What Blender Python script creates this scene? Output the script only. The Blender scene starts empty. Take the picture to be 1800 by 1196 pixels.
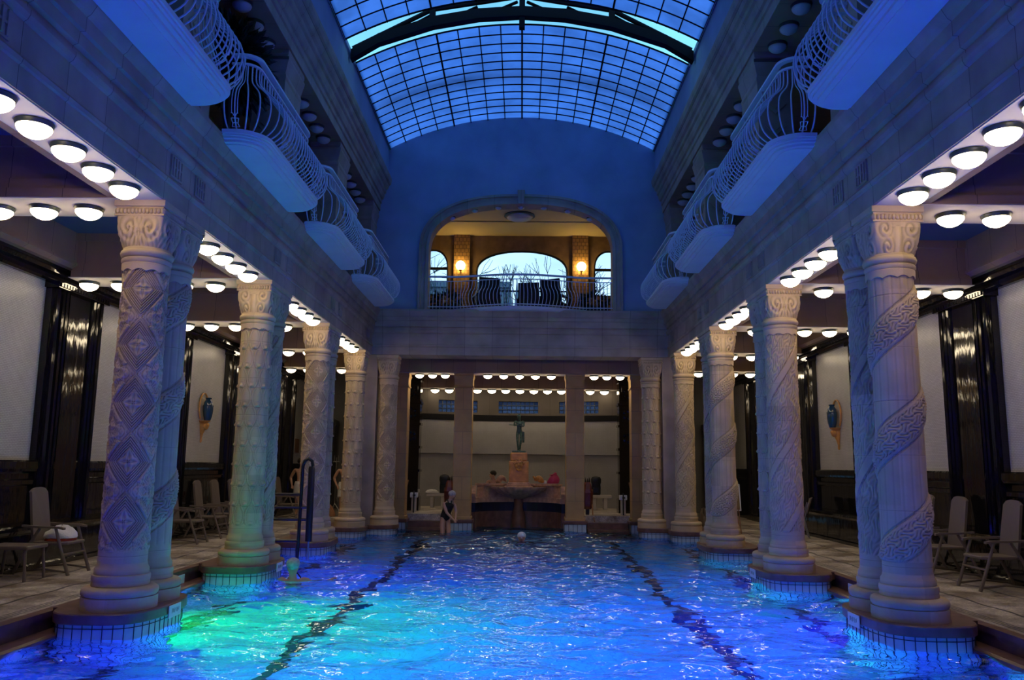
import bpy, bmesh, math, random
import numpy as np
from mathutils import Vector, Matrix
random.seed(7); rng = np.random.default_rng(7)
PI = math.pi
sc = bpy.context.scene
COL = sc.collection

# ------------------------------------------------------------------ camera
def setup_camera():
    F, CX, CY, ROLL = 1440.0, 900.0, 598.0, 0.012          # pixels of an 1800 wide frame
    vx, vy = 917.0 - CX, 820.0 - CY                        # where the hall's long lines meet
    c, s = math.cos(ROLL), math.sin(ROLL)
    u, v = vx*c + vy*s, -vx*s + vy*c
    P = math.atan2(v, F); Y = math.atan2(u*math.cos(P), F)
    cp, sp = math.cos(P), math.sin(P)
    rz = Matrix.Rotation(Y, 3, 'Z')
    R = rz @ Vector((1, 0, 0)); FW = rz @ Vector((0, cp, sp)); UP = rz @ Vector((0, -sp, cp))
    right = R*c + UP*s; up = UP*c - R*s
    cam = bpy.data.cameras.new('camera'); ob = bpy.data.objects.new('camera', cam); COL.objects.link(ob)
    cam.sensor_width = 36; cam.lens = F/1800*36; cam.clip_start = 0.05; cam.clip_end = 500
    m = Matrix((right, up, -FW)).transposed().to_4x4(); m.translation = Vector((0.085, 0, 1.55))
    ob.matrix_world = m; sc.camera = ob
setup_camera()

# ------------------------------------------------------------------ exposure, sky
sc.view_settings.view_transform = 'Standard'; sc.view_settings.look = 'None'
sc.view_settings.exposure = 0.0; sc.view_settings.gamma = 1.0; sc.view_settings.use_curve_mapping = False
sc.cycles.use_denoising = True
sc.cycles.sample_clamp_indirect = 3.0
sc.cycles.max_bounces = 8; sc.cycles.diffuse_bounces = 3; sc.cycles.glossy_bounces = 3
sc.cycles.transmission_bounces = 5; sc.cycles.transparent_max_bounces = 8
sc.cycles.use_adaptive_sampling = True; sc.cycles.adaptive_threshold = 0.02

LAMP_E = 14.5            # ceiling bowls
POOL_E = 6600.0           # lamps under water
GLOBE_E = 25.0
SKY_K = 1.0

def build_world():
    w = bpy.data.worlds.new('dusk_sky'); sc.world = w; w.use_nodes = True
    nt = w.node_tree; nt.nodes.clear(); N = nt.nodes.new; L = nt.links.new
    out = N('ShaderNodeOutputWorld'); bg = N('ShaderNodeBackground'); tc = N('ShaderNodeTexCoord')
    sep = N('ShaderNodeSeparateXYZ'); L(tc.outputs['Generated'], sep.inputs[0])
    rp = N('ShaderNodeValToRGB'); e = rp.color_ramp.elements
    e[0].position = 0.0; e[0].color = (0.95, 1.15, 1.35, 1); dk = rp.color_ramp.elements.new(0.001); dk.color = (0.95, 1.15, 1.35, 1); e[0].color = (.03, .04, .06, 1)
    e[1].position = 1.0; e[1].color = (0.26, 0.90, 1.5, 1)
    m = rp.color_ramp.elements.new(0.16); m.color = (0.8, 1.15, 1.5, 1)
    m = rp.color_ramp.elements.new(0.42); m.color = (0.30, 0.95, 1.5, 1)
    L(sep.outputs['Z'], rp.inputs[0])
    ns = N('ShaderNodeTexNoise'); ns.inputs['Scale'].default_value = 5; ns.inputs['Detail'].default_value = 5
    mp = N('ShaderNodeMapping'); mp.inputs['Scale'].default_value = (1, 1, 3)
    L(tc.outputs['Generated'], mp.inputs[0]); L(mp.outputs[0], ns.inputs['Vector'])
    cr = N('ShaderNodeMapRange'); cr.inputs[1].default_value = .35; cr.inputs[2].default_value = .7
    cr.inputs[3].default_value = .72; cr.inputs[4].default_value = 1.2
    L(ns.outputs['Fac'], cr.inputs[0])
    mx = N('ShaderNodeVectorMath'); mx.operation = 'SCALE'
    L(rp.outputs[0], mx.inputs[0]); L(cr.outputs[0], mx.inputs['Scale'])
    L(mx.outputs[0], bg.inputs['Color']); bg.inputs['Strength'].default_value = SKY_K
    L(bg.outputs[0], out.inputs[0])
build_world()

# ------------------------------------------------------------------ materials
MATS = {}
def mat(name, col, rough=.6, metal=0, spec=.5, var=0, vscale=4, bump=0, bscale=40, stretch=None, coat=0):
    m = bpy.data.materials.new(name); m.use_nodes = True; nt = m.node_tree; N = nt.nodes.new; L = nt.links.new
    b = nt.nodes['Principled BSDF']
    b.inputs['Base Color'].default_value = (*col, 1); b.inputs['Roughness'].default_value = rough
    b.inputs['Metallic'].default_value = metal; b.inputs['Specular IOR Level'].default_value = spec
    b.inputs['Coat Weight'].default_value = coat
    tc = N('ShaderNodeTexCoord'); mp = N('ShaderNodeMapping'); L(tc.outputs['Object'], mp.inputs[0])
    if stretch: mp.inputs['Scale'].default_value = stretch
    if var:
        n = N('ShaderNodeTexNoise'); n.inputs['Scale'].default_value = vscale; n.inputs['Detail'].default_value = 5
        L(mp.outputs[0], n.inputs['Vector'])
        r = N('ShaderNodeMapRange'); r.inputs[1].default_value = .3; r.inputs[2].default_value = .7
        r.inputs[3].default_value = 1-var; r.inputs[4].default_value = 1+var
        L(n.outputs['Fac'], r.inputs[0])
        s = N('ShaderNodeVectorMath'); s.operation = 'SCALE'; s.inputs[0].default_value = col
        L(r.outputs[0], s.inputs['Scale']); L(s.outputs[0], b.inputs['Base Color'])
    if bump:
        n = N('ShaderNodeTexNoise'); n.inputs['Scale'].default_value = bscale; n.inputs['Detail'].default_value = 3
        L(mp.outputs[0], n.inputs['Vector'])
        bp = N('ShaderNodeBump'); bp.inputs['Strength'].default_value = bump; bp.inputs['Distance'].default_value = .02
        L(n.outputs['Fac'], bp.inputs['Height']); L(bp.outputs[0], b.inputs['Normal'])
    MATS[name] = m; return m

def brick_mat(name, c1, c2, mortar, axes, w, h, msize=.004, rough=.6, spec=.4, offset=.5, bump=.3, var=.1, sqf=1):
    """tiles or ashlar laid in the plane given by two object axes"""
    m = bpy.data.materials.new(name); m.use_nodes = True; nt = m.node_tree; N = nt.nodes.new; L = nt.links.new
    b = nt.nodes['Principled BSDF']; b.inputs['Roughness'].default_value = rough; b.inputs['Specular IOR Level'].default_value = spec
    tc = N('ShaderNodeTexCoord'); sep = N('ShaderNodeSeparateXYZ'); cb = N('ShaderNodeCombineXYZ')
    L(tc.outputs['Object'], sep.inputs[0]); L(sep.outputs[axes[0]], cb.inputs[0]); L(sep.outputs[axes[1]], cb.inputs[1])
    t = N('ShaderNodeTexBrick'); t.inputs['Scale'].default_value = 1; t.offset = offset
    t.inputs['Brick Width'].default_value = w; t.inputs['Row Height'].default_value = h
    t.inputs['Mortar Size'].default_value = msize; t.inputs['Mortar Smooth'].default_value = .1
    t.inputs['Color1'].default_value = (*c1, 1); t.inputs['Color2'].default_value = (*c2, 1); t.inputs['Mortar'].default_value = (*mortar, 1)
    L(cb.outputs[0], t.inputs['Vector'])
    n = N('ShaderNodeTexNoise'); n.inputs['Scale'].default_value = 2.2; n.inputs['Detail'].default_value = 6
    L(tc.outputs['Object'], n.inputs['Vector'])
    r = N('ShaderNodeMapRange'); r.inputs[1].default_value = .3; r.inputs[2].default_value = .7
    r.inputs[3].default_value = 1-var; r.inputs[4].default_value = 1+var; L(n.outputs['Fac'], r.inputs[0])
    s = N('ShaderNodeVectorMath'); s.operation = 'SCALE'; L(t.outputs['Color'], s.inputs[0]); L(r.outputs[0], s.inputs['Scale'])
    L(s.outputs[0], b.inputs['Base Color'])
    if bump:
        bp = N('ShaderNodeBump'); bp.inputs['Strength'].default_value = bump; bp.inputs['Distance'].default_value = .01; bp.invert = True
        L(t.outputs['Fac'], bp.inputs['Height']); L(bp.outputs[0], b.inputs['Normal'])
    MATS[name] = m; return m

def emit_mat(name, col, strength):
    m = bpy.data.materials.new(name); m.use_nodes = True; nt = m.node_tree; nt.nodes.clear()
    o = nt.nodes.new('ShaderNodeOutputMaterial'); e = nt.nodes.new('ShaderNodeEmission')
    e.inputs[0].default_value = (*col, 1); e.inputs[1].default_value = strength
    nt.links.new(e.outputs[0], o.inputs[0]); MATS[name] = m; return m

def column_stone():
    m = mat('carved_limestone', (.56, .43, .29), .75, spec=.25, bump=.12, bscale=60)
    nt = m.node_tree; N = nt.nodes.new; L = nt.links.new; b = nt.nodes['Principled BSDF']
    tc = N('ShaderNodeTexCoord'); sep = N('ShaderNodeSeparateXYZ'); L(tc.outputs['Object'], sep.inputs[0])
    oi = N('ShaderNodeObjectInfo')
    a = N('ShaderNodeMath'); a.operation = 'MULTIPLY_ADD'; a.inputs[1].default_value = 1.75; L(sep.outputs['Z'], a.inputs[0]); L(oi.outputs['Random'], a.inputs[2])
    f = N('ShaderNodeMath'); f.operation = 'FLOOR'; L(a.outputs[0], f.inputs[0])
    sx = N('ShaderNodeMath'); sx.operation = 'GREATER_THAN'; sx.inputs[1].default_value = .03; L(sep.outputs['X'], sx.inputs[0])
    cb = N('ShaderNodeCombineXYZ'); L(f.outputs[0], cb.inputs[0]); L(sx.outputs[0], cb.inputs[1]); L(oi.outputs['Random'], cb.inputs[2])
    wn = N('ShaderNodeTexWhiteNoise'); wn.noise_dimensions = '3D'; L(cb.outputs[0], wn.inputs['Vector'])
    ns = N('ShaderNodeTexNoise'); ns.inputs['Scale'].default_value = 3.5; ns.inputs['Detail'].default_value = 6; L(tc.outputs['Object'], ns.inputs['Vector'])
    ad = N('ShaderNodeMath'); ad.operation = 'MULTIPLY_ADD'; ad.inputs[1].default_value = .26; L(wn.outputs['Value'], ad.inputs[0])
    n2 = N('ShaderNodeMath'); n2.operation = 'MULTIPLY_ADD'; n2.inputs[1].default_value = .5; n2.inputs[2].default_value = .60; L(ns.outputs['Fac'], n2.inputs[0]); L(n2.outputs[0], ad.inputs[2])
    s = N('ShaderNodeVectorMath'); s.operation = 'SCALE'; s.inputs[0].default_value = (.62, .46, .265); L(ad.outputs[0], s.inputs['Scale'])
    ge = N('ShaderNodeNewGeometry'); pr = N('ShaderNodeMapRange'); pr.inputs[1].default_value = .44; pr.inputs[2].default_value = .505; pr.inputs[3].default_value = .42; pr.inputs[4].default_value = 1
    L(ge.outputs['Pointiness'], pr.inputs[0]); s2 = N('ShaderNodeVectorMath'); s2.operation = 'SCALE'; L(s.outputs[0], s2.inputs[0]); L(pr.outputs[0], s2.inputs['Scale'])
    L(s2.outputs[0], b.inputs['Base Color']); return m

def deck_mat():
    """beige mosaic with darker wavy lines and a patterned border along the pool"""
    m = mat('mosaic_floor', (.4, .34, .27), .38, spec=.4); nt = m.node_tree; N = nt.nodes.new; L = nt.links.new; b = nt.nodes['Principled BSDF']
    tc = N('ShaderNodeTexCoord'); sep = N('ShaderNodeSeparateXYZ'); L(tc.outputs['Object'], sep.inputs[0])
    v = N('ShaderNodeTexVoronoi'); v.inputs['Scale'].default_value = 55; L(tc.outputs['Object'], v.inputs['Vector'])
    n = N('ShaderNodeTexNoise'); n.inputs['Scale'].default_value = 1.7; n.inputs['Detail'].default_value = 7; n.inputs['Roughness'].default_value = .65; L(tc.outputs['Object'], n.inputs['Vector'])
    r = N('ShaderNodeValToRGB'); e = r.color_ramp.elements
    e[0].position = .40; e[0].color = (.25, .195, .145, 1); e[1].position = .62; e[1].color = (.74, .66, .55, 1); L(n.outputs['Fac'], r.inputs[0])
    hs = N('ShaderNodeMapRange'); hs.inputs[3].default_value = .6; hs.inputs[4].default_value = 1.25; L(v.outputs['Color'], hs.inputs[0])
    s = N('ShaderNodeVectorMath'); s.operation = 'SCALE'; L(r.outputs[0], s.inputs[0]); L(hs.outputs[0], s.inputs['Scale'])
    ab = N('ShaderNodeMath'); ab.operation = 'ABSOLUTE'; L(sep.outputs['X'], ab.inputs[0])
    wv = N('ShaderNodeMath'); wv.operation = 'SINE'; sy = N('ShaderNodeMath'); sy.operation = 'MULTIPLY'; sy.inputs[1].default_value = 7; L(sep.outputs['Y'], sy.inputs[0]); L(sy.outputs[0], wv.inputs[0])
    wo = N('ShaderNodeMath'); wo.operation = 'MULTIPLY_ADD'; wo.inputs[1].default_value = .02; L(wv.outputs[0], wo.inputs[0]); L(ab.outputs[0], wo.inputs[2])
    prev = None
    for src, x0, hw in ((wo, 5.55, .022), (ab, 5.02, .012), (ab, 5.07, .012), (ab, 5.12, .012), (wo, 6.3, .02)):
        c = N('ShaderNodeMath'); c.operation = 'COMPARE'; c.inputs[1].default_value = x0; c.inputs[2].default_value = hw; L(src.outputs[0], c.inputs[0])
        if prev is None: prev = c
        else:
            mm = N('ShaderNodeMath'); mm.operation = 'MAXIMUM'; L(prev.outputs[0], mm.inputs[0]); L(c.outputs[0], mm.inputs[1]); prev = mm
    mul = N('ShaderNodeMath'); mul.operation = 'MULTIPLY'; mul.inputs[1].default_value = .85; L(prev.outputs[0], mul.inputs[0])
    mix = N('ShaderNodeMix'); mix.data_type = 'RGBA'; L(mul.outputs[0], mix.inputs['Factor']); L(s.outputs[0], mix.inputs['A']); mix.inputs['B'].default_value = (.04, .04, .05, 1)
    L(mix.outputs['Result'], b.inputs['Base Color']); return m

def water_mat():
    m = bpy.data.materials.new('pool_water'); m.use_nodes = True; nt = m.node_tree; nt.nodes.clear(); N = nt.nodes.new; L = nt.links.new
    o = N('ShaderNodeOutputMaterial'); f = N('ShaderNodeFresnel'); f.inputs['IOR'].default_value = 1.33
    r = N('ShaderNodeBsdfRefraction'); r.inputs['IOR'].default_value = 1.33; r.inputs['Roughness'].default_value = 0; r.inputs['Color'].default_value = (.22, .72, 1, 1)
    g = N('ShaderNodeBsdfGlossy'); g.inputs['Roughness'].default_value = 0.0; g.inputs['Color'].default_value = (1, 1, 1, 1)
    tc = N('ShaderNodeTexCoord'); n = N('ShaderNodeTexNoise'); n.inputs['Scale'].default_value = 4.6; n.inputs['Detail'].default_value = 1.6; n.inputs['Roughness'].default_value = .45
    mp = N('ShaderNodeMapping'); mp.inputs['Scale'].default_value = (.8, 1.1, 1); L(tc.outputs['Object'], mp.inputs[0]); L(mp.outputs[0], n.inputs['Vector'])
    bp = N('ShaderNodeBump'); bp.inputs['Strength'].default_value = .75; bp.inputs['Distance'].default_value = .055
    L(n.outputs['Fac'], bp.inputs['Height'])
    for q in (f, r, g): L(bp.outputs[0], q.inputs['Normal'])
    mx = N('ShaderNodeMixShader'); L(f.outputs[0], mx.inputs[0]); L(r.outputs[0], mx.inputs[1]); L(g.outputs[0], mx.inputs[2]); L(mx.outputs[0], o.inputs[0])
    MATS['pool_water'] = m; return m

def frosted_mat():
    m = bpy.data.materials.new('frosted_glass'); m.use_nodes = True; nt = m.node_tree; nt.nodes.clear(); N = nt.nodes.new; L = nt.links.new
    o = N('ShaderNodeOutputMaterial'); t = N('ShaderNodeBsdfTranslucent')
    tc = N('ShaderNodeTexCoord'); n = N('ShaderNodeTexNoise'); n.inputs['Scale'].default_value = 1.3; n.inputs['Detail'].default_value = 4; L(tc.outputs['Object'], n.inputs['Vector'])
    r = N('ShaderNodeMapRange'); r.inputs[1].default_value = .3; r.inputs[2].default_value = .7; r.inputs[3].default_value = .72; r.inputs[4].default_value = 1.15; L(n.outputs['Fac'], r.inputs[0])
    s = N('ShaderNodeVectorMath'); s.operation = 'SCALE'; s.inputs[0].default_value = (.165, .24, .62); L(r.outputs[0], s.inputs['Scale']); L(s.outputs[0], t.inputs[0])
    L(t.outputs[0], o.inputs[0]); MATS['frosted_glass'] = m; return m

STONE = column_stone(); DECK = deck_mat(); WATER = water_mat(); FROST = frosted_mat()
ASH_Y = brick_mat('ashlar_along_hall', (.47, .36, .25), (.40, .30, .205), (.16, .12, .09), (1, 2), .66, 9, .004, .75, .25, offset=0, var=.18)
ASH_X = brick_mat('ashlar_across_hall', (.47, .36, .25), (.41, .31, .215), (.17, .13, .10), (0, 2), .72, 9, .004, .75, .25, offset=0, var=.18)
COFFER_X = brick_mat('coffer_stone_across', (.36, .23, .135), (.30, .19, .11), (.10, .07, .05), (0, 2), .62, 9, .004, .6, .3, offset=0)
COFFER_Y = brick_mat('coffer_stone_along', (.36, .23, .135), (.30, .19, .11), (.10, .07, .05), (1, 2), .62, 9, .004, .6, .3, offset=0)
SOFFIT = mat('painted_soffit', (.66, .60, .52), .7, var=.08, vscale=3)
CEIL = mat('blue_coffer_panel', (.10, .12, .2), .8)
PLASTER = mat('blue_grey_plaster', (.34, .38, .47), .85, var=.14, vscale=1.2, bump=.15, bscale=30)
WTILE_Y = brick_mat('white_wall_tile', (.57, .555, .55), (.52, .505, .50), (.32, .31, .30), (1, 2), .075, .025, .003, .35, .5, bump=.4, var=.07)
WTILE_X = brick_mat('grey_apse_tile', (.285, .275, .28), (.265, .255, .26), (.22, .21, .21), (0, 2), .025, .025, .003, .45, .4, offset=0, bump=.3, var=.07)
BLACK = mat('black_glazed_tile', (.007, .007, .010), .07, spec=.5, bump=.30, bscale=6, stretch=(1, 1, .22))
REDST = mat('red_brown_marble', (.17, .085, .062), .35, var=.3, vscale=6)
POOLT_Y = brick_mat('pale_pool_tile', (.50, .58, .62), (.46, .55, .60), (.05, .07, .1), (1, 2), .12, .5, .006, .25, .5, offset=0, bump=.2)
POOLF = brick_mat('pool_floor_tile', (.56, .66, .72), (.5, .62, .70), (.34, .44, .52), (0, 1), .15, .15, .006, .4, .4, offset=0, bump=0)
LANE = mat('dark_lane_tile', (.012, .02, .05), .4)
JOINT = mat('dark_tile_joint', (.02, .03, .05), .5)
WHITE = mat('white_painted_iron', (.72, .72, .72), .45)
SLABM = mat('white_plaster_slab', (.74, .73, .74), .7, var=.05, vscale=2)
RING = mat('green_black_lamp_ring', (.035, .05, .045), .4)
BOWL = emit_mat('lit_lamp_glass', (1.0, .80, .52), LAMP_E)
BOWLOFF = mat('unlit_lamp_glass', (.62, .62, .64), .3)
GLOBE = emit_mat('lit_globe_glass', (1.0, .66, .22), GLOBE_E)
IRON = mat('dark_roof_iron', (.006, .006, .010), .8, spec=.1)
CHAIRM = mat('grey_brown_resin', (.15, .12, .10), .5)
BLACKM = mat('black_painted_metal', (.012, .014, .018), .3)
STEEL = mat('brushed_steel', (.5, .5, .5), .3, metal=1)
OCHRE = mat('ochre_glazed_ceramic', (.55, .27, .075), .35, var=.25, vscale=12)
PINKST = mat('pink_veined_marble', (.50, .30, .20), .4, var=.3, vscale=9)
TERRA = mat('orange_marble', (.58, .27, .09), .4, var=.25, vscale=7)
BLUEG = mat('blue_glazed_ceramic', (.012, .055, .14), .15, spec=.7)
DKBLUE = mat('dark_blue_tile', (.012, .018, .045), .25)
BRONZE = mat('green_patinated_bronze', (.07, .13, .115), .5, metal=.3, var=.4, vscale=14)
SKIN = mat('skin', (.52, .29, .20), .55)
HAIR = mat('dark_hair', (.02, .014, .01), .6)
GREYCAP = mat('grey_swim_cap', (.38, .37, .38), .5, var=.3, vscale=20)
WHITECAP = mat('white_swim_cap', (.75, .75, .78), .4)
BLACKCL = mat('black_fabric', (.012, .012, .014), .8)
TOWEL = mat('white_towel', (.78, .76, .74), .95, bump=.5, bscale=90)
REDCL = mat('red_cloth', (.45, .06, .03), .9)
PINKBAG = mat('magenta_bag', (.42, .03, .11), .6)
LEAF = mat('dark_green_leaf', (.015, .035, .014), .5)
WOOD = mat('brown_wood', (.16, .07, .035), .35, var=.3, vscale=10, stretch=(1, 1, .15))
DKWOOD = mat('dark_wood', (.012, .010, .009), .3)
YELCEIL = mat('cream_ceiling', (.62, .50, .24), .8)
BROWNW = mat('brown_room_wall', (.20, .125, .055), .8, var=.2, vscale=5)
LABELW = mat('white_plate', (.75, .77, .8), .4)
INK = mat('black_lettering', (.02, .02, .03), .6)
GLASSBLOCK = brick_mat('glass_blocks', (.30, .36, .55), (.36, .42, .62), (.02, .02, .03), (0, 2), .15, .135, .012, .15, .5, offset=0, bump=0)
BRASS = mat('brass', (.6, .38, .12), .3, metal=1)
BUILD = mat('distant_render', (.18, .21, .27), .9)
BARK = mat('bare_twigs', (.04, .05, .06), .9)

# ------------------------------------------------------------------ mesh helpers
class MB:
    def __init__(s): s.v = []; s.f = []
    def add(s, vs, fs):
        o = len(s.v); s.v += [tuple(map(float, p)) for p in vs]; s.f += [tuple(i+o for i in f) for f in fs]; return s
    def box(s, x0, x1, y0, y1, z0, z1):
        x0, x1 = sorted((x0, x1)); y0, y1 = sorted((y0, y1)); z0, z1 = sorted((z0, z1))
        return s.add([(x0,y0,z0),(x1,y0,z0),(x1,y1,z0),(x0,y1,z0),(x0,y0,z1),(x1,y0,z1),(x1,y1,z1),(x0,y1,z1)],
                     [(3,2,1,0),(4,5,6,7),(0,1,5,4),(1,2,6,5),(2,3,7,6),(3,0,4,7)])
    def bbox(s, x0, x1, y0, y1, z0, z1, b):
        """box with chamfered vertical and top edges"""
        x0, x1 = sorted((x0, x1)); y0, y1 = sorted((y0, y1))
        def ring(i, z):
            a0, a1, b0, b1 = x0+i, x1-i, y0+i, y1-i
            c = b
            return [(a0+c,b0,z),(a1-c,b0,z),(a1,b0+c,z),(a1,b1-c,z),(a1-c,b1,z),(a0+c,b1,z),(a0,b1-c,z),(a0,b0+c,z)]
        return s.loft([ring(b*.6, z0), ring(0, z0+b), ring(0, z1-b), ring(b*.6, z1)])
    def loft(s, rings, cap0=True, cap1=True, closed=True):
        n = len(rings[0]); o = len(s.v)
        for r in rings: s.v += [tuple(map(float, p)) for p in r]
        for k in range(len(rings)-1):
            for i in range(n if closed else n-1):
                j = (i+1) % n
                s.f.append((o+k*n+i, o+k*n+j, o+(k+1)*n+j, o+(k+1)*n+i))
        if cap0: s.f.append(tuple(o+i for i in range(n))[::-1])
        if cap1: s.f.append(tuple(o+(len(rings)-1)*n+i for i in range(n)))
        return s
    def lathe(s, prof, c=(0,0,0), seg=32, cap0=True, cap1=True, sx=1, sy=1):
        rings = [[(c[0]+r*sx*math.cos(2*PI*i/seg), c[1]+r*sy*math.sin(2*PI*i/seg), c[2]+z) for i in range(seg)] for r, z in prof]
        return s.loft(rings, cap0, cap1)
    def tube(s, path, r, seg=8, closed=False):
        P = [Vector(p) for p in path]; n = len(P); rings = []
        nrm = None
        for i in range(n):
            if closed: t = (P[(i+1) % n]-P[i-1])
            else: t = P[min(i+1, n-1)]-P[max(i-1, 0)]
            t = t.normalized() if t.length > 1e-9 else Vector((0, 0, 1))
            if nrm is None:
                nrm = t.orthogonal().normalized()
            else:
                nrm = nrm - t*nrm.dot(t); nrm = nrm.normalized() if nrm.length > 1e-6 else t.orthogonal().normalized()
            b = t.cross(nrm); ri = r[i] if isinstance(r, (list, tuple)) else r
            rings.append([P[i]+(nrm*math.cos(2*PI*k/seg)+b*math.sin(2*PI*k/seg))*ri for k in range(seg)])
        if closed:
            rings.append(rings[0]); return s.loft(rings, False, False)
        return s.loft(rings)
    def prism(s, poly, a, b, axis=2):
        """polygon extruded along an axis; poly gives the other two coordinates in order"""
        def pt(p, t): return {2: (p[0], p[1], t), 1: (p[0], t, p[1]), 0: (t, p[0], p[1])}[axis]
        return s.loft([[pt(p, a) for p in poly], [pt(p, b) for p in poly]])
    def sweep(s, prof, path_fn, ts):
        """open profile [(offset, z)] carried along path_fn(t, offset, z)"""
        rings = [[path_fn(t, o, z) for o, z in prof] for t in ts]
        return s.loft(rings, False, False, closed=False)
    def ball(s, c, r, seg=16, rings=10):
        pr = [(max(1e-4, math.sin(PI*k/rings)), -math.cos(PI*k/rings)) for k in range(rings+1)]
        rr = (r, r, r) if not isinstance(r, (tuple, list)) else r
        return s.loft([[(c[0]+rr[0]*a*math.cos(2*PI*i/seg), c[1]+rr[1]*a*math.sin(2*PI*i/seg), c[2]+rr[2]*z) for i in range(seg)] for a, z in pr])
    def xf(s, M, start=0):
        for i in range(start, len(s.v)): s.v[i] = tuple(M @ Vector(s.v[i]))
        return s
    def mesh(s, name, m, smooth=False):
        me = bpy.data.meshes.new(name); me.from_pydata(s.v, [], s.f)
        bm = bmesh.new(); bm.from_mesh(me); bmesh.ops.recalc_face_normals(bm, faces=bm.faces); bm.to_mesh(me); bm.free()
        if smooth:
            me.polygons.foreach_set('use_smooth', [True]*len(me.polygons))
            if smooth != 'full': me.set_sharp_from_angle(angle=math.radians(40))
        me.materials.append(m); return me

def link(name, data, parent=None, loc=None):
    o = bpy.data.objects.new(name, data); COL.objects.link(o)
    if parent: o.parent = parent
    if loc: o.location = loc
    return o
def part(name, mb, m, parent, smooth=False, label=None, world=False):
    """a mesh child; world=True takes world coordinates and makes them local to an unrotated parent"""
    if world:
        L0 = parent.location; p = parent
        mb.v = [(x-L0.x, y-L0.y, z-L0.z) for x, y, z in mb.v]
    o = link(name, mb.mesh(name, m, smooth), parent)
    if label: o['label'] = label
    return o
def thing(name, label, cat, loc=(0, 0, 0), rz=0, group=None):
    o = link(name, None, None, loc); o.rotation_euler = (0, 0, rz); o.empty_display_size = .1
    tag(o, label, cat, group); return o
def tag(o, label, cat, group=None):
    o['label'] = label; o['category'] = cat; o['kind'] = 'thing'
    if group: o['group'] = group
    return o
def solo(name, mb, m, label, cat, group=None, smooth=False, loc=(0, 0, 0)):
    """a thing that is one mesh, given in world coordinates"""
    mb.v = [(x-loc[0], y-loc[1], z-loc[2]) for x, y, z in mb.v]
    return tag(link(name, mb.mesh(name, m, smooth), None, loc), label, cat, group)
def struct(name, mb, m, smooth=False, parent=None):
    o = link(name, mb.mesh(name, m, smooth), parent)
    if not parent: o['kind'] = 'structure'
    return o
def dup(root, loc=None, rz=None, label=None, group=None, scale=None):
    def cp(o, p):
        c = o.copy(); COL.objects.link(c)
        if p: c.parent = p
        for ch in o.children: cp(ch, c)
        return c
    r = cp(root, None)
    if loc is not None: r.location = loc
    if rz is not None: r.rotation_euler = (0, 0, rz)
    if scale is not None: r.scale = scale
    if label: r['label'] = label
    if group: r['group'] = group
    return r
ORD = ['first', 'second', 'third', 'fourth', 'fifth', 'sixth', 'seventh', 'eighth', 'ninth', 'tenth', 'eleventh']
SIDE = {-1: 'left', 1: 'right'}

# ------------------------------------------------------------------ the hall's measures
PK = [9.17 + 3.89*k for k in range(-3, 4)]        # pier centres along the hall (index 3 is the nearest one in view)
def pier(k): return 9.17 + 3.89*k                 # k = 0 nearest in view
COLX, SOFZ, BEAMX, WALLX, COPX, WZ = 4.13, 4.40, 3.865, 7.30, 4.77, -0.20
Y0, YE = -3.0, 21.2

# ------------------------------------------------------------------ setting: floors, pool, walls
TRIM = [0]
def trim(mb, m, smooth=False):
    TRIM[0] += 1; return struct('trim_%d' % TRIM[0], mb, m, smooth)

def build_floor_and_pool():
    for s in (-1, 1):
        struct('floor_'+SIDE[s], MB().box(s*4.90, s*7.6, Y0, 29.6, -.2, 0), DECK)
        c = MB().box(s*4.77, s*4.90, Y0, 22.9, -.05, .012)            # marble kerb and the wall under it
        c.box(s*4.79, s*4.92, Y0, 22.9, -.2, -.05)
        trim(c, REDST)
        g = MB().prism([(s*4.55, -.23), (s*4.79, -.23), (s*4.79, -.17), (s*4.60, -.165), (s*4.56, -.18)], Y0, 22.8, 1)
        trim(g, REDST)
        struct('wall_pool_'+SIDE[s], MB().box(s*4.73, s*4.95, Y0, 22.9, -1.4, -.235), POOLT_Y)
    struct('floor_pool', MB().box(-4.72, 4.72, Y0, 25.1, -1.5, -1.35), POOLF)
    ln = MB()
    for x in (-3.95, -2.35, 2.35, 3.95): ln.box(x-.11, x+.11, Y0, 21.5, -1.352, -1.346)
    struct('floor_lane_lines', ln, LANE)
    struct('wall_pool_end', MB().box(-4.95, -3.62, 22.9, 24.4, -1.4, -.02).box(3.62, 4.95, 22.9, 24.4, -1.4, -.02), REDST)
    struct('wall_pool_near', MB().box(-4.95, 4.95, Y0-.2, Y0, -1.4, 0), POOLT_Y)

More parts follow.
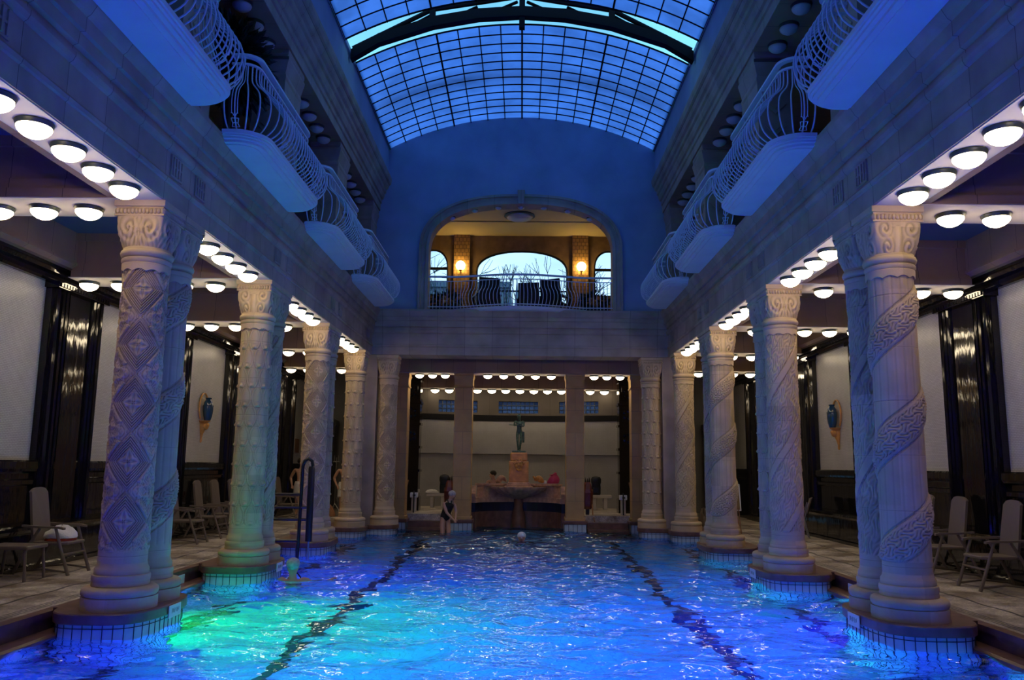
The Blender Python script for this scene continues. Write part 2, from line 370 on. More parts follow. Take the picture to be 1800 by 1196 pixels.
def build_water():
    nx, ny = 300, 900; xs = np.linspace(-4.6, 4.6, nx); ys = np.linspace(Y0, 24.3, ny)
    X, Y = np.meshgrid(xs, ys); Z = np.zeros_like(X)
    r = np.random.default_rng(3)
    for _ in range(46):
        lam = r.uniform(.28, 1.1); a = r.uniform(-PI, PI); k = 2*PI/lam
        amp = .0050*lam**.9*r.uniform(.5, 1.2)
        ph = r.uniform(0, 2*PI)
        wob = .5*np.sin(X*r.uniform(.5, 1.5)+Y*r.uniform(.3, 1.1)+r.uniform(0, 6))
        Z += amp*np.sin(k*(math.cos(a)*X*.75+math.sin(a)*Y)+ph+wob)
    me = bpy.data.meshes.new('pool_water'); n = nx*ny
    co = np.stack([X.ravel(), Y.ravel(), (Z+WZ).ravel()], 1).ravel()
    me.vertices.add(n); me.vertices.foreach_set('co', co)
    i = np.arange(ny-1)[:, None]*nx+np.arange(nx-1)[None, :]
    q = np.stack([i, i+1, i+1+nx, i+nx], -1).reshape(-1)
    nf = (nx-1)*(ny-1)
    me.loops.add(nf*4); me.loops.foreach_set('vertex_index', q.astype(np.int32))
    me.polygons.add(nf); me.polygons.foreach_set('loop_start', np.arange(nf, dtype=np.int32)*4)
    me.polygons.foreach_set('use_smooth', np.ones(nf, bool)); me.update(calc_edges=True); me.validate()
    me.materials.append(WATER)
    o = link('water', me); o['kind'] = 'structure'; o['label'] = 'rippled blue pool water'

PIL_Y = [9.17-3.89, 9.17, 13.06, 16.95, 20.84, 25.3]
def build_side_walls():
    for s in (-1, 1):
        struct('wall_'+SIDE[s], MB().box(s*7.30, s*7.6, Y0, 29.6, 0, 5.2), WTILE_Y)
        b = MB()                                                   # black dado with its rails and the cornice
        b.prism([(s*7.32, 0), (s*7.22, 0), (s*7.22, 1.18), (s*7.18, 1.20), (s*7.18, 1.26), (s*7.22, 1.28), (s*7.22, 1.36), (s*7.16, 1.39), (s*7.15, 1.43), (s*7.155, 1.53), (s*7.18, 1.552), (s*7.32, 1.552)], Y0, 29.6, 1)
        b.prism([(s*7.32, 4.29), (s*7.22, 4.29), (s*7.20, 4.33), (s*7.20, 4.40), (s*7.12, 4.42), (s*7.10, 4.47), (s*7.10, 4.53), (s*7.32, 4.53)], Y0, 29.6, 1)
        struct('baseboard_'+SIDE[s], b, BLACK)
        f = MB().box(s*6.95, s*7.5, Y0, 29.6, 4.60, 5.2).prism([(s*7.0, 4.53), (s*7.32, 4.53), (s*7.32, 4.62), (s*6.92, 4.62), (s*6.92, 4.58)], Y0, 29.6, 1)
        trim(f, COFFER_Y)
        for y in PIL_Y:                                            # glazed black pilasters with reeded edges
            p = MB().box(s*7.20, s*7.32, y-.74, y+.74, 0, 4.30)
            for a, b2 in ((-.72, -.60), (-.56, -.48), (-.45, -.37), (.37, .45), (.48, .56), (.60, .72)):
                pr = [(7.2, y+a), (7.13, y+a+.02), (7.105, y+(a+b2)/2), (7.13, y+b2-.02), (7.2, y+b2)]
                p.prism([(s*u, v) for u, v in pr], .02, 4.22, 2)
            p.box(s*7.15, s*7.2, y-.3, y+.3, .02, 4.2)
            p.box(s*7.07, s*7.3, y-.78, y+.78, 4.2, 4.30).box(s*7.1, s*7.3, y-.78, y+.78, 0, .16)
            for k in range(19): p.box(s*7.05, s*7.1, y-.72+k*.08-.025, y-.72+k*.08+.025, 4.22, 4.28)
            trim(p, BLACK)
        bench = MB().prism([(s*7.25, 0), (s*6.92, 0), (s*6.92, .06), (s*6.96, .08), (s*6.96, .50), (s*6.90, .53), (s*6.88, .57), (s*6.90, .61), (s*6.96, .63), (s*7.25, .64)], 3.0, 22.2, 1)
        solo('wall_bench', bench, BLACK, 'long black glazed bench running along the %s wall' % SIDE[s], 'bench')
    struct('wall_back', MB().box(-7.6, 7.6, Y0-.4, Y0-.2, -.2, 11.6), ASH_X)

ENT = [(0, 4.40), (0, 4.60), (.02, 4.615), (.03, 4.65), (.012, 4.675), (0, 4.68), (0, 4.96), (.03, 4.98), (.05, 5.02), (.05, 5.06), (.015, 5.07), (.015, 5.12), (.06, 5.14), (.07, 5.29), (.10, 5.31), (.11, 5.38), (.15, 5.41), (.19, 5.48), (.21, 5.52), (.21, 5.58)]
def build_entablatures():
    for s in (-1, 1):
        pr = [(s*(BEAMX-p), z) for p, z in ENT]+[(s*4.0, 5.60), (s*4.37, 5.60), (s*4.37, 4.40)]
        trim(MB().prism(pr, Y0, 22.0, 1), ASH_Y)
        so = MB().box(s*3.885, s*4.355, Y0, 21.2, 4.392, 4.401)
        for k in range(-2, 5):
            y = pier(k)-.27; so.box(s*4.37, s*7.05, y-.34, y+.34, 4.392, 4.401)
        struct('ceiling_soffit_'+SIDE[s], so, SOFFIT)
        cb = MB()
        for k in range(-2, 5):
            y = pier(k)-.27
            cb.box(s*4.37, s*7.0, y-.36, y+.36, 4.40, 4.50).box(s*4.37, s*7.0, y-.33, y+.33, 4.5, 4.62)
            cb.box(s*4.37, s*7.0, y-.31, y+.31, 4.62, 4.98).box(s*4.37, s*7.0, y-.36, y+.36, 4.98, 5.2)
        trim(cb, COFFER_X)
        e = MB().box(s*4.36, s*4.46, Y0, 22, 4.4, 4.5).box(s*4.36, s*4.42, Y0, 22, 4.5, 5.1).box(s*4.36, s*4.5, Y0, 22, 5.0, 5.2)
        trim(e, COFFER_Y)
        struct('ceiling_aisle_'+SIDE[s], MB().box(s*4.37, s*7.3, Y0, 29.6, 5.1, 5.25), CEIL)
        rl = MB()                                                  # carved panels on the frieze above each pier
        for k in range(-1, 4):
            for d in (-.34, .34):
                y = pier(k)+d
                if y > 20.8: continue
                rl.box(s*(BEAMX-.02), s*BEAMX, y-.15, y+.15, 4.70, 4.95)
                for j in range(4):
                    rl.box(s*(BEAMX-.035), s*BEAMX, y-.12+j*.07, y-.09+j*.07, 4.72, 4.93)
                rl.box(s*(BEAMX-.03), s*BEAMX, y-.13, y+.13, 4.81, 4.835)
        trim(rl, ASH_Y)
    pr = [(YE-p, z) for p, z in ENT]+[(21.9, 5.60), (22.0, 5.60), (22.0, 4.40)]
    trim(MB().prism(pr, -BEAMX, BEAMX, 0), ASH_X)
    struct('ceiling_vestibule', MB().box(-7.3, 7.3, 22.0, 29.6, 4.78, 5.3), COFFER_X)

def build_gallery():
    UP = [(3.78, 8.30), (3.78, 8.48), (3.75, 8.50), (3.75, 8.60), (3.71, 8.62), (3.68, 8.70), (3.68, 8.76), (3.64, 8.79), (3.64, 8.88), (3.59, 8.91), (3.56, 9.0), (3.52, 9.03), (3.50, 9.12), (3.50, 9.19), (3.60, 9.22)]
    for s in (-1, 1):
        struct('floor_gallery_'+SIDE[s], MB().box(s*3.75, s*7.3, Y0, 21.2, 5.25, 5.62), ASH_Y)
        struct('wall_gallery_'+SIDE[s], MB().box(s*6.3, s*6.6, Y0, 21.6, 5.6, 8.6), BROWNW)
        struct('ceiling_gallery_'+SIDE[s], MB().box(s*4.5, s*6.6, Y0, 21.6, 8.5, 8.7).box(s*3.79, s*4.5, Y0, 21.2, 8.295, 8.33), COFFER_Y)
        trim(MB().prism([(s*x, z) for x, z in UP]+[(s*4.5, 9.22), (s*4.5, 8.30)], Y0, 21.2, 1), ASH_Y)
        struct('wall_clerestory_'+SIDE[s], MB().box(s*3.60, s*4.2, Y0, 21.2, 9.2, 10.08), PLASTER)
        for k in range(-1, 4):
            y = pier(k); p = MB()
            y1 = min(y+.48, 21.18)
            p.box(s*3.86, s*4.40, y-.46, y1-.02, 5.60, 7.78)
            rg = []
            for d, z in ((-.0, 7.78), (.015, 7.82), (.015, 7.86), (0, 7.9), (.03, 8.02), (.06, 8.12), (.06, 8.16), (.03, 8.18), (.05, 8.22), (.05, 8.293)):
                rg.append([(s*(3.86-d), y-.46-d, z), (s*4.45, y-.46-d, z), (s*4.45, y1-.02, z), (s*(3.86-d), y1-.02, z)])
            p.loft(rg)
            for z in np.arange(5.75, 7.6, .37):                    # lozenge relief on the two faces in view
                for u0 in (-.30, .05):
                    for r2, t in ((.16, .02), (.08, .035)):
                        yc = y+u0+.13
                        if yc+r2 < y1-.02:
                            p.prism([(yc-r2, z+.18), (yc, z+.18-r2), (yc+r2, z+.18), (yc, z+.18+r2)], s*(3.86-t), s*3.87, 0)
                xc = 4.13
                for r2, t in ((.18, .02), (.09, .035)):
                    p.prism([(s*(xc-r2), z+.18), (s*xc, z+.18-r2), (s*(xc+r2), z+.18), (s*xc, z+.18+r2)], y-.46-t, y-.45, 1)
            tag(struct('gallery_pillar', p, ASH_Y), 'square carved gallery pillar, %s, above the %s column pair on the %s' % (('far' if k == 3 else 'lozenge-carved'), ORD[k+1] if k >= 0 else 'unseen', SIDE[s]), 'pillar')

# ------------------------------------------------------------------ vaulted skylight
VR = (3.58**2+.92**2)/(2*.92); VC = 10.05+.92-VR
def vz(x): return VC+math.sqrt(max(VR*VR-x*x, 0))
VA = math.asin(3.58/VR)
def build_skylight():
    def arc(n): return [(VR*math.sin(-VA+2*VA*i/n), VC+VR*math.cos(-VA+2*VA*i/n)) for i in range(n+1)]
    def glass(y0, y1, dz=0):
        a = arc(48); g = MB()
        g.loft([[(x, y, z+dz) for x, z in a] for y in (y0, y1)], False, False, closed=False); return g
    def bars(y0, y1, rows, cols, dz=0, w=.011):
        f = MB(); a = arc(48)
        for c in range(cols+1):
            t = -VA+2*VA*c/cols; ww = w*1.7 if c % 4 == 0 else w
            d = Vector((math.cos(t), 0, -math.sin(t))); n = Vector((math.sin(t), 0, math.cos(t)))
            P = Vector((VR*math.sin(t), 0, VC+dz+VR*math.cos(t)))
            q = [P-d*ww-n*.03, P+d*ww-n*.03, P+d*ww+n*.02, P-d*ww+n*.02]
            f.loft([[(v.x, y, v.z) for v in q] for y in (y0, y1)])
        for r in range(rows+1):
            y = y0+(y1-y0)*r/rows; ww = w if 0 < r < rows else w*2
            f.loft([[(x, y-ww*.8, z-.012+dz), (x, y+ww*.8, z-.012+dz), (x, y+ww*.8, z+.012+dz), (x, y-ww*.8, z+.012+dz)] for x, z in a])
        return f
    for i, (y0, y1, rows) in enumerate(((16.42, 21.24, 12), (Y0, 15.42, 40))):
        w = struct('window_%d' % (i+1), bars(y0, y1, rows, 16), IRON)
        g = link('window_glass', glass(y0, y1, .012).mesh('window_glass', FROST, True), w)
        g['label'] = 'frosted skylight panes'
    # beam lying across the panes outside, and the solid flanks beside the glass
    a = arc(48); ob = MB().loft([[(x, y, z+h) for y, h in ((18.62, .30), (18.90, .30), (18.90, .45), (18.62, .45))] for x, z in a])
    trim(ob, IRON)
    fl = MB()
    for s in (-1, 1): fl.box(s*3.56, s*4.2, Y0, 21.6, 10.02, 10.12)
    struct('ceiling_flank', fl, PLASTER)
    # arched truss in the open slot
    t = thing('roof_truss', 'dark arched iron truss crossing the open slot in the skylight', 'truss', (0, 15.95, 10))
    pts = [(-3.55, 9.97), (-2.99, 10.33), (-1.86, 10.72), (-.91, 10.90), (0, 10.96), (.91, 10.90), (1.86, 10.72), (2.99, 10.33), (3.55, 9.97)]
    ch = MB().loft([[(x, y, z+dz) for y, dz in ((15.86, -.11), (16.04, -.11), (16.04, .11), (15.86, .11))] for x, z in pts])
    part('arched_chord', ch, IRON, t, world=True)
    top = [(-3.53, 10.14), (-1.9, 11.02), (0, 11.34), (1.9, 11.02), (3.53, 10.14)]
    part('top_chord', MB().tube([(x, 15.95, z) for x, z in top], .05), IRON, t, world=True)
    for x in (-1.88, 0, 1.88):
        part('post', MB().box(x-.06, x+.06, 15.89, 16.01, 10.6, vz(x)+.38), IRON, t, world=True)
    for s in (-1, 1):
        for x0, z0, x1, z1 in ((3.5, 10.05, 1.9, 11.0), (1.86, 10.72, .95, 11.18), (.95, 10.9, .1, 11.3)):
            part('brace', MB().tube([(s*x0, 16.1, z0), (s*x1, 16.1, z1)], .035), IRON, t, world=True)

def build_end_wall():
    def zo(x):
        q = min(abs(x)/2.47, 1); return 7.2+1.33*(1-q**2.5)**.4
    xs = sorted(set([-3.9, -3.58, -3.2, -2.8, 2.8, 3.2, 3.58, 3.9]+[round(2.47*math.sin(PI/2*i/24), 5) for i in range(-24, 25)]))
    w = MB()
    for a, b in zip(xs[:-1], xs[1:]):
        la, lb = [(zo(x) if abs(x) < 2.47 else (5.58 if abs((a+b)/2) > 2.47 else 7.2)) for x in (a, b)]
        ua, ub = [(vz(x) if abs(x) <= 3.58 else 10.05) for x in (a, b)]
        w.add([(a, 21.2, la), (b, 21.2, lb), (b, 21.2, ub), (a, 21.2, ua), (a, 21.65, la), (b, 21.65, lb), (b, 21.65, ub), (a, 21.65, ua)],
              [(0, 1, 2, 3), (7, 6, 5, 4), (0, 4, 5, 1), (3, 2, 6, 7)])
    for s in (-1, 1): w.add([(s*2.47, 21.2, 5.58), (s*2.47, 21.65, 5.58), (s*2.47, 21.65, 7.2), (s*2.47, 21.2, 7.2)], [(0, 1, 2, 3)])
    for s in (-1, 1): w.box(s*3.9, s*6.6, 21.2, 21.65, 5.58, 10.05)
    struct('wall_end', w, PLASTER)
    path = [(-2.47, 5.6), (-2.47, 6.4)]+[(2.47*math.sin(PI/2*i/24), zo(2.47*math.sin(PI/2*i/24))) for i in range(-24, 25)]+[(2.47, 6.4), (2.47, 5.6)]
    n = len(path); rings = []
    for i, (x, z) in enumerate(path):
        x0, z0 = path[max(i-1, 0)]; x1, z1 = path[min(i+1, n-1)]
        tx, tz = x1-x0, z1-z0; l = math.hypot(tx, tz) or 1; nx, nz = -tz/l, tx/l
        if i in (0, n-1): nx, nz = (-1 if i == 0 else 1), 0
        rings.append([(x+nx*o, y, z+nz*o) for o, y in ((-.03, 21.62), (-.03, 21.14), (.05, 21.12), (.06, 21.16), (.15, 21.15), (.17, 21.10), (.23, 21.10), (.24, 21.21))])
    sr = MB().loft(rings, True, True)
    sr.prism([(-.07, 8.48), (.07, 8.48), (.10, 8.86), (-.10, 8.86)], 21.04, 21.3, 1)
    trim(sr, ASH_X)
    # the room behind the opening
    struct('floor_balcony_room', MB().box(-3.6, 3.6, 21.6, 26.0, 5.4, 5.6), ASH_X)
    struct('ceiling_balcony_room', MB().box(-3.6, 3.6, 21.64, 26.0, 8.86, 9.0).box(-3.6, 3.6, 23.9, 23.98, 8.83, 8.87), YELCEIL)
    sw = MB()
    for s in (-1, 1): sw.box(s*3.5, s*3.7, 21.65, 26, 5.6, 8.9)
    struct('wall_balcony_room', sw, BROWNW)
    def arch_wall(holes):
        xs2 = set([-3.6, 3.6])
        for c, hw, zb, zs, zt in holes:
            for i in range(-10, 11): xs2.add(round(c+hw*math.sin(PI/2*i/10), 5))
        xs2 = sorted(xs2); m = MB()
        for a, b in zip(xs2[:-1], xs2[1:]):
            mid = (a+b)/2; h = next((q for q in holes if abs(mid-q[0]) < q[1]), None)
            spans = [((5.5, 5.5), (8.9, 8.9))]
            if h:
                c, hw, zb, zs, zt = h
                f = lambda x: zs+(zt-zs)*(max(0, 1-min(abs(x-c)/hw, 1)**2.2))**(1/2.2)
                spans = [((5.5, 5.5), (zb, zb)), ((f(a), f(b)), (8.9, 8.9))]
            for (l0, l1), (u0, u1) in spans:
                m.add([(a, 25.5, l0), (b, 25.5, l1), (b, 25.5, u1), (a, 25.5, u0), (a, 25.8, l0), (b, 25.8, l1), (b, 25.8, u1), (a, 25.8, u0)],
                      [(0, 1, 2, 3), (7, 6, 5, 4), (0, 4, 5, 1), (3, 2, 6, 7)])
        return m
    holes = [(0.03, 1.46, 6.55, 7.7, 8.39), (-2.83, .50, 6.9, 7.82, 8.41), (2.83, .50, 6.9, 7.82, 8.41)]
    struct('wall_balcony_back', arch_wall(holes), BROWNW)
    for i, (c, hw, zb, zs, zt) in enumerate(holes):
        w = struct('window_%d' % (3+i), MB().box(c-hw-.02, c+hw+.02, 25.62, 25.68, zb, zb+.06).box(c-hw-.02, c+hw+.02, 25.62, 25.68, 7.76 if i else 7.06, 7.84 if i else 7.1), DKWOOD)
        fr = MB()
        pth = [(c-hw, 25.6, zb), (c-hw, 25.6, zs)]+[(c+hw*math.sin(PI/2*k/10), 25.6, zs+(zt-zs)*(1-abs(math.sin(PI/2*k/10))**2.2)**(1/2.2)) for k in range(-9, 10)]+[(c+hw, 25.6, zs), (c+hw, 25.6, zb)]
        fr.tube(pth, .05, 6); part('window_frame', fr, DKWOOD, w)
    p = MB()
    for s in (-1, 1): p.box(s*1.64, s*2.14, 25.38, 25.5, 5.6, 8.86)
    trim(p, brick_mat('patterned_pilaster_tile', (.34, .20, .06), (.25, .14, .05), (.12, .07, .03), (0, 2), .12, .12, .01, .5, .4, offset=.5))

def build_vestibule():
    struct('floor_vestibule', MB().box(-3.7, -1.87, 23.37, 29.2, -1.5, .2).box(1.87, 3.7, 23.37, 29.2, -1.5, .2).box(-1.86, 1.86, 25.02, 29.2, -1.5, .2), DECK)
    for i, (y0, y1) in enumerate(((22.83, 23.42), (27.35, 27.92))):
        W = 5.18 if i else 3.75
        b = MB().box(-W, W, y0, y1, 4.12, 4.8).box(-W, W, y0-.04, y0+.02, 4.12, 4.24).box(-W, W, y0-.02, y0+.02, 4.24, 4.28)
        trim(b, COFFER_X)
        struct('ceiling_beam_soffit', MB().box(-W+.05, W-.05, y0+.03, y1-.03, 4.112, 4.121), SOFFIT)
    for s in (-1, 1):                                             # side walls of the vestibule beams, above the black piers
        trim(MB().box(s*3.55, s*3.95, 23.4, 27.4, 4.3, 4.8), COFFER_Y)
    # curved apse wall
    ZC, R = 20.9, 7.6; n = 44; A = 1.02
    ang = [-A*0.72+2*A*.72*i/n for i in range(n+1)]
    def pt(a, r, z): return (r*math.sin(a), ZC+r*math.cos(a), z)
    def band(r0, r1, z0, z1, aa=ang):
        return MB().loft([[pt(a, r0, z0), pt(a, r1, z0), pt(a, r1, z1), pt(a, r0, z1)] for a in aa])
    struct('wall_apse', band(R, R+.3, 0, 1.98), WTILE_X)
    trim(band(R-.10, R+.02, 3.08, 3.28), mat('matt_black_band', (.004, .004, .006), .6, spec=.15))
    trim(band(R-.08, R+.3, 1.98, 3.1), WTILE_X)
    trim(band(R-.10, R+.02, 1.955, 1.985), WTILE_X)
    wins = [(-2.77, -1.46), (-.74, .64), (1.36, 2.68)]
    edges = [-A*.72]
    for a, b in wins: edges += [math.asin(a/R), math.asin(b/R)]
    edges.append(A*.72)
    m = MB()
    for i in range(0, len(edges), 2):
        aa = [edges[i]+(edges[i+1]-edges[i])*k/8 for k in range(9)]
        m.loft([[pt(a, R, 3.28), pt(a, R+.3, 3.28), pt(a, R+.3, 4.8), pt(a, R, 4.8)] for a in aa])
    for i in range(1, len(edges)-1, 2):
        aa = [edges[i]+(edges[i+1]-edges[i])*k/4 for k in range(5)]
        for z0, z1 in ((3.28, 3.36), (3.77, 4.8)):
            m.loft([[pt(a, R, z0), pt(a, R+.3, z0), pt(a, R+.3, z1), pt(a, R, z1)] for a in aa])
    struct('wall_apse_upper', m, brick_mat('dark_apse_stone', (.085, .073, .065), (.072, .062, .055), (.04, .034, .03), (0, 2), .7, 5, .004, .8, .2))
    gm = bpy.data.materials.new('glass_block'); gm.use_nodes = True; nt = gm.node_tree; b = nt.nodes['Principled BSDF']
    tl = nt.nodes.new('ShaderNodeBsdfTranslucent'); n1 = nt.nodes.new('ShaderNodeTexNoise'); n1.inputs['Scale'].default_value = 24
    rr = nt.nodes.new('ShaderNodeValToRGB'); rr.color_ramp.elements[0].color = (.12, .13, .26, 1); rr.color_ramp.elements[1].color = (.5, .42, .55, 1)
    rr.color_ramp.elements[0].position = .35; rr.color_ramp.elements[1].position = .72
    nt.links.new(n1.outputs['Fac'], rr.inputs[0]); nt.links.new(rr.outputs[0], tl.inputs[0]); nt.links.new(tl.outputs[0], nt.nodes['Material Output'].inputs[0])
    for i, (a, b) in enumerate(wins):
        a0, a1 = math.asin(a/R), math.asin(b/R); nb = 9
        fr = MB()
        for k in range(nb+1):
            t = a0+(a1-a0)*k/nb; d = .009/R*1.2
            fr.loft([[pt(t-d, R+.05, z), pt(t+d, R+.05, z), pt(t+d, R+.14, z), pt(t-d, R+.14, z)] for z in (3.35, 3.78)])
        for z in (3.355, 3.49, 3.63, 3.77):
            fr.loft([[pt(a0+(a1-a0)*k/6, R+.05, z-.011), pt(a0+(a1-a0)*k/6, R+.14, z-.011), pt(a0+(a1-a0)*k/6, R+.14, z+.011), pt(a0+(a1-a0)*k/6, R+.05, z+.011)] for k in range(7)])
        w = struct('window_%d' % (6+i), fr, JOINT)
        gl = MB().loft([[pt(a0+(a1-a0)*k/8, R+.1, 3.35), pt(a0+(a1-a0)*k/8, R+.1, 3.78)] for k in range(9)], False, False, closed=False)
        link('glass_blocks', gl.mesh('glass_blocks', gm), w)
    for s in (-1, 1):
        # black glazed piers flanking the apse
        p = MB().box(s*3.02, s*3.5, 24.9, 25.4, .2, 4.3)
        for z0, z1 in ((.2, .5), (.5, .62), (1.35, 1.42), (2.05, 2.12), (2.75, 2.82), (3.4, 3.47), (4.1, 4.3)):
            p.box(s*2.98, s*3.54, 24.86, 25.4, z0, z1)
        for z in (2.15, 2.85, 3.5):
            p.box(s*3.1, s*3.42, 24.87, 24.92, z+.05, z+.5)
            for i in range(5): p.ball((s*(3.26+.1*math.cos(i*1.26)), 24.875, z+.27+.12*math.sin(i*1.26)), (.05, .03, .06), 8, 6)
        tag(struct('black_pier', p, BLACK), 'black glazed pier with relief tiles beside the apse, %s of the fountain' % SIDE[s], 'pillar')
        # aisle end, door case
        struct('wall_aisle_end_'+SIDE[s], MB().box(s*5.3, s*7.5, 29.3, 29.6, 0, 5.2).box(s*5.2, s*5.4, 25.9, 29.4, 0, 5.2), WTILE_X)
        d = thing('door_case', 'dark wooden door case with a pediment at the end of the %s aisle' % SIDE[s], 'door', (s*6.85, 28.6, 0))
        part('door_frame', MB().box(s*6.4, s*7.2, 28.4, 28.8, 0, 3.0).box(s*6.34, s*7.24, 28.34, 28.85, 2.85, 3.05).prism([(s*6.4, 3.05), (s*7.2, 3.05), (s*6.8, 3.35)], 28.4, 28.8, 1), DKWOOD, d, world=True)
        if s > 0: part('glass_strip', MB().box(6.5, 6.6, 28.38, 28.4, 1.75, 2.55), emit_mat('lit_door_glass', (.9, .75, .25), .35), d, world=True, label='narrow lit yellow glass strip')
        else: part('door_panel', MB().box(-6.7, -6.45, 28.38, 28.4, .2, 2.6), DKWOOD, d, world=True)
    # steps down into the water at both sides of the fountain
    for s in (-1, 1):
        st = MB()
        for i in range(5):
            z = .2-.17*i; st.box(s*1.90, s*3.02, 23.30-.28*i-.28, 23.30, z-.17-.2, z-.17)
        solo('pool_steps', st, REDST, 'red-brown marble steps rising from the water, %s of the fountain' % SIDE[s], 'steps')

build_floor_and_pool(); build_water(); build_side_walls(); build_entablatures(); build_gallery()
build_skylight(); build_end_wall(); build_vestibule()

# ------------------------------------------------------------------ carved columns
def fr(x): return x-np.floor(x)
def relief(kind, th, z):
    """height of the carving in metres over (angle, height)"""
    s = th/(2*PI)
    scroll = lambda u, v: np.sin(9*u+2.2*np.sin(5*v))*np.sin(8*v+2.0*np.sin(6*u+1))
    if kind == 'diamond':
        u = np.abs(fr(s*3+.25)*2-1); v = np.abs(fr(z/.62)*2-1); d = u+v
        h = np.where((d > .46) & (d < .98), .0075*np.cos((d-.46)/.52*2*PI*5)-.002, 0.0)
        h += np.where(d <= .42, .009*np.cos(d*15)*np.cos(4*np.arctan2(v, u)), 0)
        e = (1-u)+(1-v)
        h += np.where((d >= 1.04), .011*np.cos(e*11)*np.sign(np.cos(3*np.arctan2(1-v, 1-u)))*.8+.004*scroll(u*3, v*3), 0)
        h += np.where((d > .96) & (d < 1.06), -.010, 0) + .004*np.cos(2*PI*s*3)
        return h
    if kind == 'scale':
        row = np.floor(z/.30); v = fr(z/.30); u = fr(s*8+.5*(row % 2))*2-1
        w = .06+.86*np.sin(PI*np.clip(v*.80+.10, 0, 1))**.8            # long petals set in staggered rows
        h = .010*np.exp(-((np.abs(u)-w)/.13)**2)
        h += .012*np.clip(1-(np.abs(u)/np.maximum(w, .05))**2, 0, 1)*(.35+.65*(1-v))
        h += .021*np.exp(-(u/.30)**2-((v-.10)/.085)**2)-.012*np.exp(-(u/.34)**2-((v-.01)/.035)**2)
        h += .004*np.cos(u*PI)*(v > .3)-.006
        return h
    if kind == 'floral':
        p = fr(s*2-z/1.15); q = s*2*PI
        rib = (np.abs(p-.5) < .07)
        h = np.where(rib, .012, .007*scroll(p*3.2+q*.8, z*3.4+q) + .004*np.sin(z*31+4*np.sin(q*3)))
        h += np.where((np.abs(np.abs(p-.5)-.085) < .015), -.010, 0)
        return h
    p = fr(s-z/1.12); q = th                                        # fluted shaft wound by a garland
    band = np.clip(1-np.abs(p-.5)/.17, 0, 1)
    h = np.where(band > 0, .034*np.sqrt(band)+.010*scroll(p*8, z*5+q*1.5)*(band > .15), -.005*np.cos(th*8)**8)
    h += np.where((np.abs(np.abs(p-.5)-.19) < .012), -.010, 0)
    return h

def shaft_mesh(kind):
    nt, nz = 320, 640; z0, z1 = .47, 3.74
    th = np.linspace(0, 2*PI, nt, endpoint=False)[None, :]; z = np.linspace(z0, z1, nz)[:, None]
    h = relief(kind, th+0*z, z+0*th)
    fade = np.clip((z-.62)/.03, 0, 1)*np.clip((3.66-z)/.03, 0, 1)
    r = (.243-.010*(z-z0)/(z1-z0))+h*fade
    blk = np.where(np.abs(fr(z/.571)-.5) > .494, -.004, 0); r = r+blk
    co = np.stack([r*np.cos(th), r*np.sin(th), z+0*th], -1).reshape(-1, 3)
    me = bpy.data.meshes.new('shaft_'+kind); n = nt*nz
    me.vertices.add(n); me.vertices.foreach_set('co', co.ravel())
    i = np.arange(nz-1)[:, None]*nt; j = np.arange(nt)[None, :]; j2 = (j+1) % nt
    q = np.stack([i+j, i+j2, i+nt+j2, i+nt+j], -1).reshape(-1); nf = (nz-1)*nt
    me.loops.add(nf*4); me.loops.foreach_set('vertex_index', q.astype(np.int32))
    me.polygons.add(nf); me.polygons.foreach_set('loop_start', np.arange(nf, dtype=np.int32)*4)
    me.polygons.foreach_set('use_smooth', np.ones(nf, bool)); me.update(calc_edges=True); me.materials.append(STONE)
    return me

